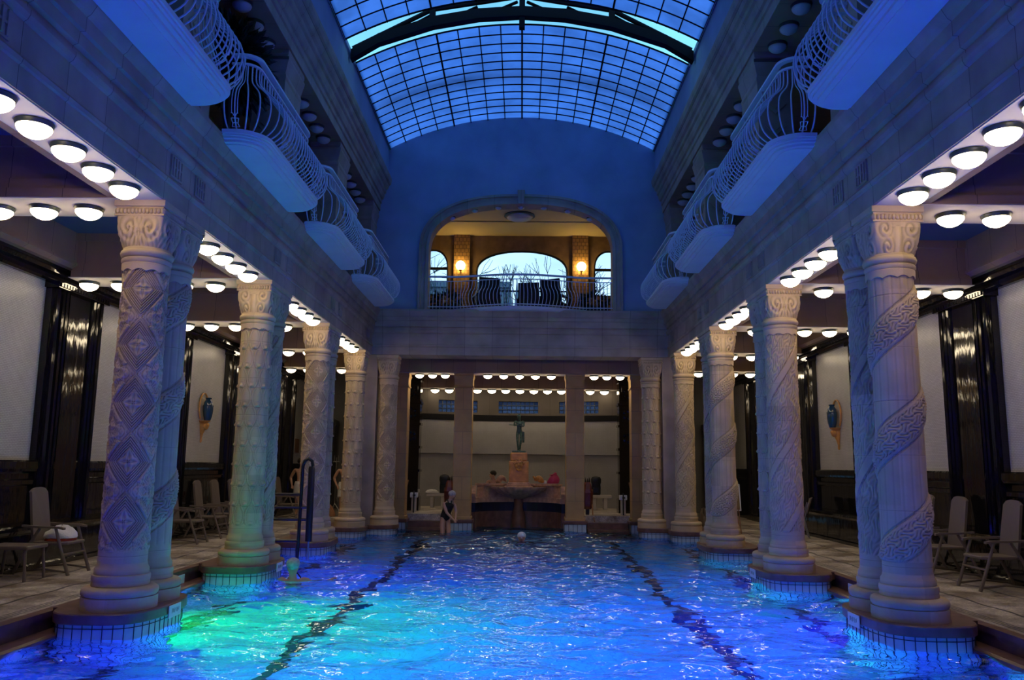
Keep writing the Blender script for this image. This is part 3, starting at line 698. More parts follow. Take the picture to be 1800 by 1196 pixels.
def capital_mesh(var=0):
    mb = MB()
    prof = [(.243, 3.70), (.250, 3.71), (.262, 3.73), (.262, 3.755), (.25, 3.765), (.256, 3.78), (.272, 3.795), (.278, 3.82), (.270, 3.845), (.255, 3.855), (.25, 3.88)]
    mb.lathe(prof, seg=64)
    nt = 160; nz = 40; rings = []
    for k in range(nz+1):
        v = k/nz; z = 3.86+.36*v
        half = .243+.022*math.sin(min(v*1.3, 1)*PI/2); ex = 2+7*min(1, v*1.15)**1.5
        ring = []
        for i in range(nt):
            a = 2*PI*i/nt+PI/4; c, s = math.cos(a), math.sin(a)
            r = half/((abs(c)**ex+abs(s)**ex)**(1/ex))
            b = ((a+PI/4) % (PI/2))/(PI/2)*2-1                     # across one face
            h = 0
            if var == 0:
                for cu in (-.52, .52):
                    d = math.hypot((b-cu)*1.0, (v-.62)*.95); h += .016*math.cos(d*24-1.2*math.atan2(v-.62, abs(b)-.52))*math.exp(-(d/.42)**4)
                h += .014*(abs(abs(b)-.17*(1-.3*math.sin(v*6)))<.05)+.01*math.cos(14*math.hypot(b, v-.2))*math.exp(-(math.hypot(b, v-.1)/.35)**2)
                h += .006*math.cos((abs(b)+v*.6)*26)*(v < .55)
            else:
                for cu, cv in ((-.62, .78), (.62, .78), (-.55, .22), (.55, .22)):
                    d = math.hypot(b-cu, v-cv); h += .016*math.cos(d*26-math.atan2(v-cv, b-cu))*math.exp(-(d/.3)**4)
                h += .012*math.cos(b*12)*math.exp(-(b/.4)**2)*(v < .85)
            r += h*(.35+.65*math.sin(PI*min(max(v, .02), .98))**.5)*.8
            ring.append((r*c, r*s, z))
        rings.append(ring)
    mb.loft(rings)
    mb.box(-.272, .272, -.272, .272, 4.215, 4.235)
    for s in (-1, 1):                                              # beaded roll
        for i in range(13):
            u = -.248+.496*i/12
            mb.ball((u, s*.256, 4.272), (.023, .026, .034), 8, 6); mb.ball((s*.256, u, 4.272), (.026, .023, .034), 8, 6)
    mb.box(-.254, .254, -.254, .254, 4.23, 4.31)
    mb.loft([[(x*h, y*h, z) for x, y in ((-1, -1), (1, -1), (1, 1), (-1, 1))] for h, z in ((.258, 4.305), (.262, 4.32), (.280, 4.325), (.280, 4.392))])
    n0 = len(mb.v)                                                 # scalloped necking
    rg = []
    for k, (r, z) in enumerate(((.244, 3.60), (.252, 3.605), (.254, 3.70), (.244, 3.71))):
        rg.append([((r)*math.cos(2*PI*i/96), (r)*math.sin(2*PI*i/96), z+(.028*abs(math.sin(PI*i/96*11)) if k < 2 else 0)) for i in range(96)])
    mb.loft(rg, False, False)
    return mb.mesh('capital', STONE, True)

def base_mesh():
    pr = [(.285, .268), (.288, .285), (.282, .31), (.284, .322), (.287, .333), (.2885, .350), (.287, .368), (.284, .380), (.268, .386), (.268, .44), (.260, .452), (.250, .47), (.244, .50)]
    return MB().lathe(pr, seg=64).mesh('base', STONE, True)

def build_columns():
    shafts = {k: shaft_mesh(k) for k in ('diamond', 'scale', 'floral', 'garland')}
    caps = [capital_mesh(0), capital_mesh(1)]; base = base_mesh()
    words = {'diamond': 'diamond-carved', 'scale': 'tulip-scale carved', 'floral': 'spiral floral carved', 'garland': 'garland-wound fluted'}
    spin = {'diamond': 0.35, 'scale': 0.2, 'floral': 1.0, 'garland': 2.75}
    def column(x, y, kind, cap, label):
        c = thing('carved_column', label, 'column', (x, y, 0), 0, 'carved stone columns around the pool')
        a = link('shaft', shafts[kind], c); a.rotation_euler.z = spin[kind]
        link('capital', caps[cap], c); link('base', base, c); return c
    seq = {-1: ['diamond', 'garland', 'scale', 'floral', 'diamond', 'scale', 'scale'], 1: ['garland', 'floral', 'floral', 'scale', 'garland', 'floral', 'floral']}
    nth = ['nearest', 'second', 'third']
    for s in (-1, 1):
        for k in range(4):
            for j, d in enumerate((-.29, .29)):
                if k == 3 and j: continue
                kind = seq[s][2*k+j]
                lab = '%s column, %s of the %s pair on the %s side' % (words[kind], ('front one', 'back one')[j], nth[k], SIDE[s]) if k < 3 else '%s single column beside the %s end corner of the pool' % (words[kind], SIDE[s])
                column(s*COLX, pier(k)+d, kind, (k+j+(s > 0)) % 2, lab)
        column(s*3.45, 21.50, 'diamond' if s < 0 else 'scale', 0, '%s corner column under the %s end of the end beam' % (words['diamond' if s < 0 else 'scale'], SIDE[s]))
        trim(MB().box(s*3.72, s*4.40, 21.30, 22.0, 0, 4.40), ASH_X)

def build_pedestals():
    def slab_outline(a, b, n=72, ex=3.2):
        return [(a*math.copysign(abs(math.cos(t))**(2/ex), math.cos(t)), b*math.copysign(abs(math.sin(t))**(2/ex), math.sin(t))) for t in (2*PI*i/n for i in range(n))]
    def eight(r, d, n=72):
        o = []
        for i in range(n):
            t = 2*PI*i/n; best = r if d == 0 else 0
            for c in ((-d, d) if d else (0,)):
                q = r*r-(c*math.cos(t))**2
                if q >= 0: best = max(best, c*math.sin(t)+math.sqrt(q))
            o.append((best*math.cos(t), best*math.sin(t)))
        return o
    def pedestal(x, y, d, a, b, s, label, back):
        p = thing('column_pedestal', label, 'pedestal', (x, y, 0), 0, 'pedestals under the columns')
        e = eight(.375, d)
        tor = [(.30, .166), (.36, .168), (.374, .188), (.378, .215), (.370, .243), (.345, .260), (.315, .267)]
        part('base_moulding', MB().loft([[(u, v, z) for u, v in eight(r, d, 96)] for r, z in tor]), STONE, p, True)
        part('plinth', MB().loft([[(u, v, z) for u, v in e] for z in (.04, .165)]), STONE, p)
        o = slab_outline(a, b); sl = MB()
        sl.loft([[(u*f+s*.08, v*f, z) for u, v in o] for f, z in ((.985, -.065), (1, -.055), (1, .03), (.985, .042))])
        if back: sl.box(s*.2, s*.64, -b*.5, b*.5, -.065, .04)
        part('marble_slab', sl, REDST, p)
        t = MB().loft([[(u*.94+s*.09, v*.95, z) for u, v in o] for z in (-1.3, -.06)], True, True)
        tb = part('tiled_body', t, POOL_SOLID, p)
        j = MB(); n = len(o); per = [0]
        for i in range(n): per.append(per[-1]+math.hypot(o[(i+1) % n][0]-o[i][0], o[(i+1) % n][1]-o[i][1]))
        cnt = int(per[-1]/.105)
        for q in range(cnt):
            L0 = per[-1]*q/cnt; i = max(k for k in range(n) if per[k] <= L0); f = (L0-per[i])/(per[i+1]-per[i])
            u = o[i][0]+(o[(i+1) % n][0]-o[i][0])*f; v = o[i][1]+(o[(i+1) % n][1]-o[i][1])*f
            u, v = u*.943+s*.09, v*.953
            j.tube([(u, v, -1.3), (u, v, -.066)], .0055, 4)
        for z in (-.105, -.55, -.95):
            j.tube([(u*.943+s*.09, v*.953, z) for u, v in o], .0055, 4, closed=True)
        part('tile_joints', j, JOINT, tb)
        return p
    nth = ['nearest', 'second', 'third']
    for s in (-1, 1):
        for k in range(3):
            pedestal(s*COLX, pier(k)+.0, .29, .53, .77, s, 'curved marble-topped pedestal under the %s column pair on the %s' % (nth[k], SIDE[s]), True)
        pedestal(s*COLX, pier(3)-.29, 0, .50, .50, s, 'rounded pedestal under the single far column on the %s' % SIDE[s], True)
        pedestal(s*3.45, 21.50, 0, .46, .46, s, 'rounded pedestal under the corner column on the %s' % SIDE[s], False)
        struct('floor_corner_'+SIDE[s], MB().box(s*3.9, s*4.92, 21.1, 23.4, -.2, 0.02), REDST)

def build_signs():
    """small white plates on the pool edge"""
    def plate(M, label, w, h, marks):
        p = thing('pool_edge_plate', label, 'sign', M.translation); p.rotation_euler = M.to_euler()
        b = MB().bbox(-w/2, w/2, -.006, .006, -h/2, h/2, .003); part('plate', b, LABELW, p)
        k = MB()
        for x0, x1, z0, z1 in marks: k.box(x0, x1, -.0075, -.0055, z0, z1)
        part('lettering', k, INK, p)
    def face(x, y, z, ang): return Matrix.Translation((x, y, z)) @ Matrix.Rotation(ang, 4, 'Z')
    dash = [(-.055, .055, -.005, .005), (-.04, .045, -.018, -.014)]
    strokes = [(-.085+i*.023+(.01 if i > 3 else 0), -.079+i*.023+(.01 if i > 3 else 0), -.02+(.010 if i % 3 == 1 else 0), .03-(.012 if i % 4 == 2 else 0)) for i in range(8)]
    for s in (-1, 1):
        for k, y in ((0, 7.52), (1, 11.95)):
            if k == 0 and s < 0: continue
            plate(face(s*4.762, y, -.115, -s*PI/2), 'small white plate with a black dash on the %s kerb, %s' % (SIDE[s], 'cut by the frame edge' if k == 0 else 'between two pedestals'), .38, .14, dash)
        for k in (0, 1):
            plate(face(s*3.668, pier(k)+.03, -.04, -s*PI/2), 'white plate with black strokes on the front of the %s %s pedestal' % (nthp[k], SIDE[s]), .30, .13, strokes)
nthp = ['nearest', 'second']
POOL_SOLID = mat('pool_tile_pale_blue', (.50, .58, .62), .25, var=.08, vscale=8)
build_columns(); build_pedestals(); build_signs()

# ------------------------------------------------------------------ lamps
def build_lamps():
    proto = thing('ceiling_lamp', 'x', 'lamp', (0, 0, 0))
    part('lamp_ring', MB().lathe([(.150, 0), (.156, -.012), (.150, -.03), (.142, -.045), (.128, -.046), (.128, -.002)], seg=32), RING, proto, True)
    bowl = [(.138, -.044), (.140, -.056), (.132, -.078), (.110, -.104), (.076, -.127), (.036, -.142), (.002, -.147)]
    part('glass_bowl', MB().lathe(bowl, seg=18), BOWL, proto, 'full')
    first = [True]
    def put(x, y, z, label, group, src=None):
        src = src or proto
        if src is proto and first[0]:
            first[0] = False; proto.location = (x, y, z); proto['label'] = label; proto['group'] = group; return proto
        return dup(src, (x, y, z), 0, label, group)
    bays = ['before the first columns', 'behind the first columns', 'behind the second columns', 'behind the third columns']
    for s in (-1, 1):
        for k in range(4):
            c = 7.09+3.89*k
            for j in range(5):
                put(s*4.08, c-1.07+.53*j, 4.392, 'lit lamp under the %s main beam, %s lamp from the front %s' % (SIDE[s], ORD[j], bays[k]), 'lit lamps under the %s main beam' % SIDE[s])
        for k in range(5):
            for j in range(5):
                put(s*(4.85+.51*j), pier(k)-.27, 4.392, 'lit lamp under the cross beam of the %s %s pier, %s from column' % (['nearest', 'second', 'third', 'fourth', 'hindmost'][k], SIDE[s], ORD[j]), 'lit lamps under the %s cross beams' % SIDE[s])
        put(s*4.82, 27.62, 4.112, 'lit lamp at the %s outer end of the rear vestibule beam' % SIDE[s], 'lit lamps under the rear vestibule beam')
    xs = [-2.84, -2.47, -2.11, -.90, -.45, 0, .45, .90, 2.11, 2.47, 2.84]
    for i, x in enumerate(xs):
        o = put(x, 23.12, 4.112, 'lit lamp under the front vestibule beam, %s from the left' % ORD[i], 'lit lamps under the front vestibule beam'); o.scale = (.85, .85, .85)
    xs = [-2.87, -2.39, -1.92, -1.44, -.95, -.48, 0, .47, .93, 1.40, 1.88, 2.37, 2.85]
    od = ORD+['twelfth', 'thirteenth']
    for i, x in enumerate(xs):
        o = put(x, 27.62, 4.112, 'lit lamp under the rear vestibule beam, %s from the left' % od[i], 'lit lamps under the rear vestibule beam')
    # unlit bowls
    off = thing('unlit_ceiling_lamp', 'x', 'lamp', (0, 0, -50))
    part('lamp_ring', MB().lathe([(.150, 0), (.156, -.012), (.150, -.03), (.142, -.045), (.128, -.046), (.128, -.002)], seg=32), RING, off, True)
    part('glass_bowl', MB().lathe(bowl, seg=28), BOWLOFF, off, 'full')
    used = [False]
    def puto(x, y, z, label, group):
        if not used[0]:
            used[0] = True; off.location = (x, y, z); off['label'] = label; off['group'] = group; return off
        return dup(off, (x, y, z), 0, label, group)
    for s in (-1, 1):
        for k in range(1, 4):
            for j in range(5):
                puto(s*4.12, 7.29+3.89*k-1.14+.57*j, 8.295, 'unlit lamp under the %s gallery beam, %s from front in %s gallery bay' % (SIDE[s], ORD[j], ['', 'second', 'third', 'last'][k]), 'unlit lamps under the %s gallery beam' % SIDE[s])
    zo = lambda x: 7.2+1.33*(1-(abs(x)/2.47)**2.5)**.4
    for i, x in enumerate((-1.86, -1.26, -.62, 0, .62, 1.26, 1.86)):
        o = puto(x, 21.42, zo(x)-.005, 'unlit lamp on the inner edge of the balcony arch, %s from the left' % ORD[i], 'unlit lamps around the balcony arch')
        o.scale = (.62, .62, .62)
    # globes and the oval ceiling lamp in the balcony room
    for s in (-1, 1):
        g = thing('globe_wall_lamp', 'lit yellow globe lamp on the pilaster %s of the arched window' % SIDE[s], 'lamp', (s*1.91, 25.22, 7.80))
        part('globe', MB().ball((0, 0, 0), .15, 20, 12), GLOBE, g, 'full')
        part('bracket', MB().tube([(0, .05, -.15), (0, .12, -.2), (0, .17, -.1)], .02).lathe([(.03, -.17), (.06, -.15), (.06, -.13)], seg=12), BRASS, g)
    o = thing('oval_ceiling_lamp', 'large unlit oval lamp on the balcony room ceiling', 'lamp', (-.05, 23.3, 8.86))
    part('rim', MB().lathe([(.44, 0), (.46, -.03), (.40, -.05)], seg=32), RING, o, True)
    part('glass_bowl', MB().lathe([(.40, -.05), (.36, -.1), (.22, -.15), (.02, -.17)], seg=32), BOWLOFF, o, 'full')
    # lamps under the water
    cols = {'blue': (.115, .035, 1.0), 'green': (.003, .48, .045), 'cyan': (.04, .085, 1.0)}
    for s, y, c, k, wd in ((-1, 3.2, 'blue', 1, 'off the near end'), (-1, 7.1, 'blue', 1.2, 'in the nearest bay'), (-1, 11.15, 'green', 1.9, 'in the second bay'), (-1, 15.0, 'blue', .28, 'in the third bay'),
                           (1, 3.2, 'blue', 1, 'off the near end'), (1, 7.1, 'cyan', 1, 'in the nearest bay'), (1, 11.15, 'blue', 2.1, 'in the second bay'), (1, 15.0, 'cyan', .12, 'in the third bay')):
        t = thing('underwater_lamp', '%s underwater lamp on the %s pool wall %s' % (c, SIDE[s], wd), 'lamp', (s*4.62, y, -.78), -.62 if s < 0 else PI+.62, 'underwater pool lamps')
        M = Matrix.Rotation(PI/2, 4, 'Y')
        part('lamp_rim', MB().lathe([(.06, -.06), (.13, -.05), (.15, 0), (.15, .03), (.13, .04), (.12, .02), (.12, 0)], seg=24).xf(M), STEEL, t)
        part('wall_arm', MB().tube([(-.05, 0, 0), (-.13, .05 if s < 0 else -.05, 0)], .025, 8), STEEL, t)
        part('lens', MB().lathe([(.118, .012), (.08, .02), (.002, .024)], seg=16).xf(M), emit_mat('lit_%s_lens_%d' % (c, int(k*100)), cols[c], POOL_E*k), t)
build_lamps()

# ------------------------------------------------------------------ balconies
def d_outline(hl, dep, r, inset, n=10):
    """rounded D: from the wall at -y round to the wall at +y; returns points and outward normals"""
    hl -= inset; dep -= inset; r = max(r-inset, .04); P = []
    P.append(((0, -hl), (0, -1)))
    for i in range(n+1):
        a = -PI/2+PI/2*i/n; P.append(((dep-r+r*math.cos(a), -hl+r+r*math.sin(a)), (math.cos(a), math.sin(a))))
    for i in range(n+1):
        a = PI/2*i/n; P.append(((dep-r+r*math.cos(a), hl-r+r*math.sin(a)), (math.cos(a), math.sin(a))))
    P.append(((0, hl), (0, 1)))
    return P
def along(P, t):
    pts = [Vector(p) for p, _ in P]; L0 = [0]
    for a, b in zip(pts[:-1], pts[1:]): L0.append(L0[-1]+(b-a).length)
    d = t*L0[-1]; i = 0
    while i < len(pts)-2 and L0[i+1] < d: i += 1
    f = (d-L0[i])/max(L0[i+1]-L0[i], 1e-9)
    n = Vector(P[i][1]).lerp(Vector(P[i+1][1]), f)
    return pts[i].lerp(pts[i+1], f), n.normalized(), L0[-1]

RAILP = [(.10, .13), (.02, .165), (-.07, .24), (-.12, .35), (-.13, .47), (-.09, .60), (.02, .71), (.13, .80), (.19, .88), (.20, 1.0), (.20, 1.10)]
def build_balconies():
    HL, DEP, RC = 1.53, .52, .40
    b = thing('balcony', 'x', 'balcony', (0, 0, 0))
    sl = MB()
    for ins, z0, z1 in ((.10, 0, .03), (.05, .03, .055), (.02, .055, .08), (.0, .08, .13)):
        o = d_outline(HL, DEP, RC, ins); sl.loft([[(p[0], p[1], z) for p, _ in o] for z in (z0, z1)])
    o = d_outline(HL, DEP, RC, .17)
    sl.loft([[(p[0], p[1], z) for p, _ in o] for z in (-.012, 0)])
    part('slab', sl, SLABM, b)
    def rail(inset, z, w, h):
        P = d_outline(HL, DEP, RC, inset); mb = MB()
        mb.loft([[(p[0]+n[0]*q, p[1]+n[1]*q, z+k) for q, k in ((-w, -h), (w, -h), (w*.8, h), (-w*.8, h))] for p, n in P]); return mb
    part('top_rail', rail(.20, 1.20, .038, .02), WHITE, b)
    part('second_rail', rail(.20, 1.09, .016, .014), WHITE, b)
    part('base_rail', rail(.10, .155, .018, .012), WHITE, b)
    prof = []
    n = len(RAILP)
    for i in range(n-1):                                           # smooth the S of a bar
        p0, p1, p2, p3 = [Vector(RAILP[min(max(i+k, 0), n-1)]) for k in (-1, 0, 1, 2)]
        for f in (0, .5):
            prof.append(.5*((2*p1)+(p2-p0)*f+(2*p0-5*p1+4*p2-p3)*f*f+(3*p1-p0-3*p2+p3)*f**3))
    prof.append(Vector(RAILP[-1]))
    bar = MB().tube([(-p.x, 0, p.y) for p in prof], .010, 6).mesh('baluster', WHITE, True)
    P = d_outline(HL, DEP, RC, 0); N = 33; slots = []
    for i in range(N):
        t = (i+.5)/N; p, nn, L0 = along(P, t); o = link('baluster', bar, b, (p.x, p.y, 0)); o.rotation_euler.z = math.atan2(nn.y, nn.x)
    for i in range(4):                                             # short posts of the top rail
        p, nn, _ = along(d_outline(HL, DEP, RC, .20), (.05, .36, .64, .95)[i])
        part('rail_post', MB().box(p.x-.012, p.x+.012, p.y-.012, p.y+.012, 1.08, 1.2), WHITE, b)
    for t in (.045, .29, .71, .955):                               # ornamental panels
        p, nn, _ = along(P, t); a = math.atan2(nn.y, nn.x); q = MB()
        def at(u, k):
            pr = prof[min(max(int(k*(len(prof)-1)), 0), len(prof)-1)]
            return (p.x-nn.x*pr.x-nn.y*u, p.y-nn.y*pr.x+nn.x*u, pr.y)
        q.tube([at(-.035, k) for k in np.linspace(.28, .95, 14)]+[at(.035, k) for k in np.linspace(.95, .28, 14)], .006, 5)
        for sg in (-1, 1):
            q.tube([at(sg*.045*math.cos(k*44), k) for k in np.linspace(.03, .28, 16)], .006, 5)
        part('ornament_panel', q, WHITE, b)
    nth = ['nearest', 'second', 'third', 'farthest']; first = True
    for s in (-1, 1):
        for k in range(4):
            lab = 'white bulging iron balcony on the %s gallery, %s along the hall' % (SIDE[s], {'nearest': 'nearest to the camera', 'second': 'second from the camera', 'third': 'third from the camera', 'farthest': 'farthest and smallest'}[nth[k]])
            loc = (s*3.66, 7.20+3.89*k, 5.50); rz = 0 if s < 0 else PI
            if first:
                b.location = loc; b.rotation_euler.z = rz; b['label'] = lab; b['group'] = 'iron balconies along the galleries'; first = False
            else: dup(b, loc, rz, lab, 'iron balconies along the galleries')
    # the bowed railing of the end balcony
    e = thing('end_balcony', 'wide white railing with a bowed middle in the arched opening of the end wall', 'balcony', (0, 21.2, 5.6))
    def bow(x): return -.50*max(0, math.cos(min(abs(x)/1.72, 1)*PI/2))**1.25
    bx = [-1.75+3.5*i/40 for i in range(41)]
    part('slab', MB().loft([[(x*f, bow(x)-d, z) for x in bx]+[(1.75*f, .2, z), (-1.75*f, .2, z)] for z, d, f in ((-.06, -.04, .985), (-.02, .0, 1), (.03, .03, 1))]), SLABM, e)
    xs = [-2.44+4.88*i/80 for i in range(81)]
    for nm, z, r, dy in (('top_rail', .92, .028, .12), ('second_rail', .80, .014, .12), ('base_rail', .09, .014, .04)):
        part(nm, MB().tube([(x, bow(x)*(.72 if z > .5 else 1)+dy, z) for x in xs], r, 6), WHITE, e)
    for i in range(53):
        x = -2.40+4.80*i/52; f = min(1, max(0, (1.62-abs(x))/.2)); pts = []
        sl2 = (bow(x+.01)-bow(x-.01))/.02; l2 = math.hypot(sl2, 1); nx, ny = sl2/l2, -1/l2
        for o2, z in ((0, .04), (.10, .12), (.19, .22), (.20, .34), (.12, .46), (.0, .56), (-.06, .66), (-.08, .80)):
            pts.append((x+nx*o2*f*.8, bow(x)*(1 if z < .5 else 1-.28*min(1, (z-.46)/.15))+.04+ny*o2*f*.8+(.08*(z/.8)*(1-f)), z))
        part('baluster', MB().tube(pts, .009, 5), WHITE, e)
build_balconies()

# ------------------------------------------------------------------ furniture and wall ornaments
def build_chairs():
    c = thing('high_back_chair', 'x', 'chair', (0, 0, 0))
    def board(pts, th, dirv):                                      # a slab between two outlines
        a = MB(); d = Vector(dirv)*th
        return a.loft([[Vector(p) for p in pts], [Vector(p)+d for p in pts]])
    bp = []
    for z, w in ((.40, .215), (.7, .21), (1.0, .20), (1.10, .195)): bp.append((z, w))
    def bx(z): return -.24-(z-.40)*.15
    left = [(bx(z), -w, z) for z, w in bp]; topc = [(bx(1.17), -.195+.39*i/8, 1.115+.06*math.sin(PI*i/8)**.5) for i in range(9)]
    right = [(bx(z), w, z) for z, w in reversed(bp)]
    part('backrest', board(left+topc+right, .035, (.99, 0, .14)), CHAIRM, c)
    sp = [(-.24, -.22), (-.20, -.25), (.20, -.26), (.27, -.22), (.28, 0), (.27, .22), (.20, .26), (-.20, .25), (-.24, .22)]
    part('seat', MB().loft([[(x*f, y*f, z) for x, y in sp] for f, z in ((.96, .405), (1, .415), (1, .435), (.97, .445))]), CHAIRM, c)
    for s in (-1, 1):
        part('armrest', MB().loft([[(x, s*.285+w, z) for x, w, z in ((a, -.028, b-.014), (a, .028, b-.014), (a, .028, b+.014), (a, -.028, b+.014))] for a, b in ((-.34, .66), (-.1, .645), (.16, .64), (.24, .625))]), CHAIRM, c)
        part('leg', MB().tube([(.34, s*.275, 0), (.22, s*.28, .33), (.12, s*.285, .63)], [.024, .022, .02], 8), CHAIRM, c)
        part('leg', MB().tube([(-.44, s*.265, 0), (-.24, s*.27, .40), (-.10, s*.28, .63)], [.024, .022, .02], 8), CHAIRM, c)
        part('foot_rail', MB().tube([(-.42, s*.27, .045), (.0, s*.275, .085), (.32, s*.275, .045)], .014, 6), CHAIRM, c)
    part('stretcher', MB().tube([(.25, -.28, .28), (.25, .28, .28)], .014, 6), CHAIRM, c)
    spots = [(-6.42, 11.72, 0, 'leftmost high-backed grey chair, with a towel on its seat'),
             (-6.42, 16.2, .03, 'high-backed grey chair just right of the nearest left column pair'),
             (-6.42, 17.45, .03, 'high-backed grey chair, middle one between the nearest two left piers'),
             (-6.42, 18.4, -.03, 'high-backed grey chair left of the second left column pair'),
             (-6.42, 19.5, -.03, 'high-backed grey chair mostly hidden behind the second left column'),
             (-6.42, 23.2, 0, 'high-backed grey chair seen between second and third left columns'),
             (6.42, 11.4, PI, 'rightmost high-backed grey chair by the right wall bench'),
             (6.42, 12.75, PI+.04, 'high-backed grey chair, second from the right frame edge'),
             (6.42, 13.75, PI-.03, 'high-backed grey chair partly hidden behind the nearest right column')]
    for i, (x, y, rz, lab) in enumerate(spots):
        if i == 0: c.location = (x, y, 0); c.rotation_euler.z = rz; c['label'] = lab; c['group'] = 'high-backed resin chairs along the walls'
        else: dup(c, (x, y, 0), rz, lab, 'high-backed resin chairs along the walls')
    # footstool with a towel
    f = thing('footstool', 'low grey footstool in front of the leftmost chair', 'stool', (-6.58, 11.02, 0))
    part('seat', MB().bbox(-.30, .30, -.24, .24, .40, .45, .012), CHAIRM, f)
    for x in (-.25, .25):
        for y in (-.2, .2): part('leg', MB().tube([(x*1.15, y*1.1, 0), (x, y, .41)], .02, 8), CHAIRM, f)
    part('foot_rail', MB().tube([(-.22, -.22, .08), (.22, -.22, .08)], .013, 6), CHAIRM, f)
    def heap(w, d, h, seed, n=26):
        r = np.random.default_rng(seed); m = MB(); rg = []
        ks = [(1, 0), (1.02, .15), (.93, .45), (.7, .78), (.38, .96), (.05, 1.0)]
        off = r.uniform(-.07, .07, (len(ks), n))
        for k, (f2, z) in enumerate(ks):
            rg.append([((f2+off[k, i]*(z > 0))*w*math.cos(2*PI*i/n), (f2+off[k, i])*d*math.sin(2*PI*i/n), h*z*(1+.22*math.sin(3*2*PI*i/n+seed+k)*(z > .2))) for i in range(n)])
        return m.loft(rg)
    t = thing('bath_towel', 'crumpled white towel with a red underside on the leftmost chair', 'towel', (-6.38, 11.72, .447))
    part('towel_body', heap(.21, .20, .15, 3).xf(Matrix.Translation((0, 0, .035))), TOWEL, t, True)
    part('red_lining', heap(.19, .21, .07, 5), REDCL, t, True, 'red towel fold')
    # two light chairs with curved backs
    h = thing('stacking_chair', 'x', 'chair', (0, 0, 0))
    part('seat', MB().bbox(-.22, .22, -.22, .22, .44, .465, .01), CHAIRM, h)
    bk = MB().loft([[(-.22-(z-.45)*.28-.06*math.cos(u/.2*1.3)+o, u, z-.03*(u/.2)**2*(z > .8)) for o in (0, .018) for u in (np.linspace(-.2, .2, 9) if o == 0 else np.linspace(.2, -.2, 9))] for z in (.56, .62, .75, .86, .92)])
    part('backrest', bk, CHAIRM, h, True)
    for s in (-1, 1):
        part('leg', MB().tube([(.24, s*.21, 0), (.2, s*.21, .44)], .012, 6), STEEL, h)
        part('leg', MB().tube([(-.30, s*.21, 0), (-.2, s*.21, .44), (-.30, s*.19, .80)], .012, 6), STEEL, h)
    for i, (y, lab) in enumerate(((20.15, 'slim metal-legged chair with a curved back, farther one right of the second right column'), (19.4, 'slim metal-legged chair with a curved back, nearer one right of the second right column'))):
        if i == 0: h.location = (6.40, y, 0); h.rotation_euler.z = PI-.25; h['label'] = lab; h['group'] = 'slim chairs by the right wall'
        else: dup(h, (6.40, y, 0), PI-.25, lab, 'slim chairs by the right wall')
    return heap
HEAP = build_chairs()

def build_wall_vases():
    for s in (-1, 1):
        y = 18.85
        b = thing('wall_bracket', 'ochre ceramic wall bracket with a hoop on the %s white wall panel' % SIDE[s], 'bracket', (s*7.30, y, 2.5))
        pr = [(.02, -.50), (.035, -.46), (.03, -.40), (.05, -.30), (.075, -.24), (.10, -.16), (.10, -.08), (.13, -.04), (.17, -.02), (.18, .0)]
        con = MB().loft([[(-s*max(.004, r*math.cos(a)*1.15), r*math.sin(a)*.9, z) for a in np.linspace(-PI/2, PI/2, 13)] for r, z in pr])
        con.ball((-s*.10, 0, -.13), (.075, .07, .085), 12, 8); con.ball((-s*.15, 0, -.10), (.04, .05, .05), 10, 6)
        part('console', con, OCHRE, b, True)
        part('hoop', MB().tube([(-s*.03, .25*math.cos(a), .30+.33*math.sin(a)) for a in np.linspace(-.9, PI+.9, 30)], .02, 8), OCHRE, b, True)
        part('back_plate', MB().lathe([(.001, 0), (.22, .002), (.24, .008)], seg=32, sy=1.3).xf(Matrix.Rotation(-s*PI/2, 4, 'Y')).xf(Matrix.Translation((-s*.004, 0, .3))), mat('pale_niche_tile_%s' % SIDE[s], (.6, .52, .42), .4), b)
        v = thing('wall_vase', 'dark blue glazed vase standing on the %s wall bracket' % SIDE[s], 'vase', (s*7.165, y, 2.503))
        part('vase_body', MB().lathe([(.075, 0), (.085, .01), (.115, .10), (.135, .22), (.135, .32), (.115, .42), (.08, .47), (.07, .49), (.085, .52), (.075, .525), (.05, .5)], seg=28).xf(Matrix.Diagonal((.8, 1, 1, 1))), BLUEG, v, True)
        part('rib', MB().tube([(.11*math.cos(a), .137*math.sin(a), .34) for a in np.linspace(0, 2*PI, 28, endpoint=False)], .007, 6, True), BLUEG, v)
build_wall_vases()

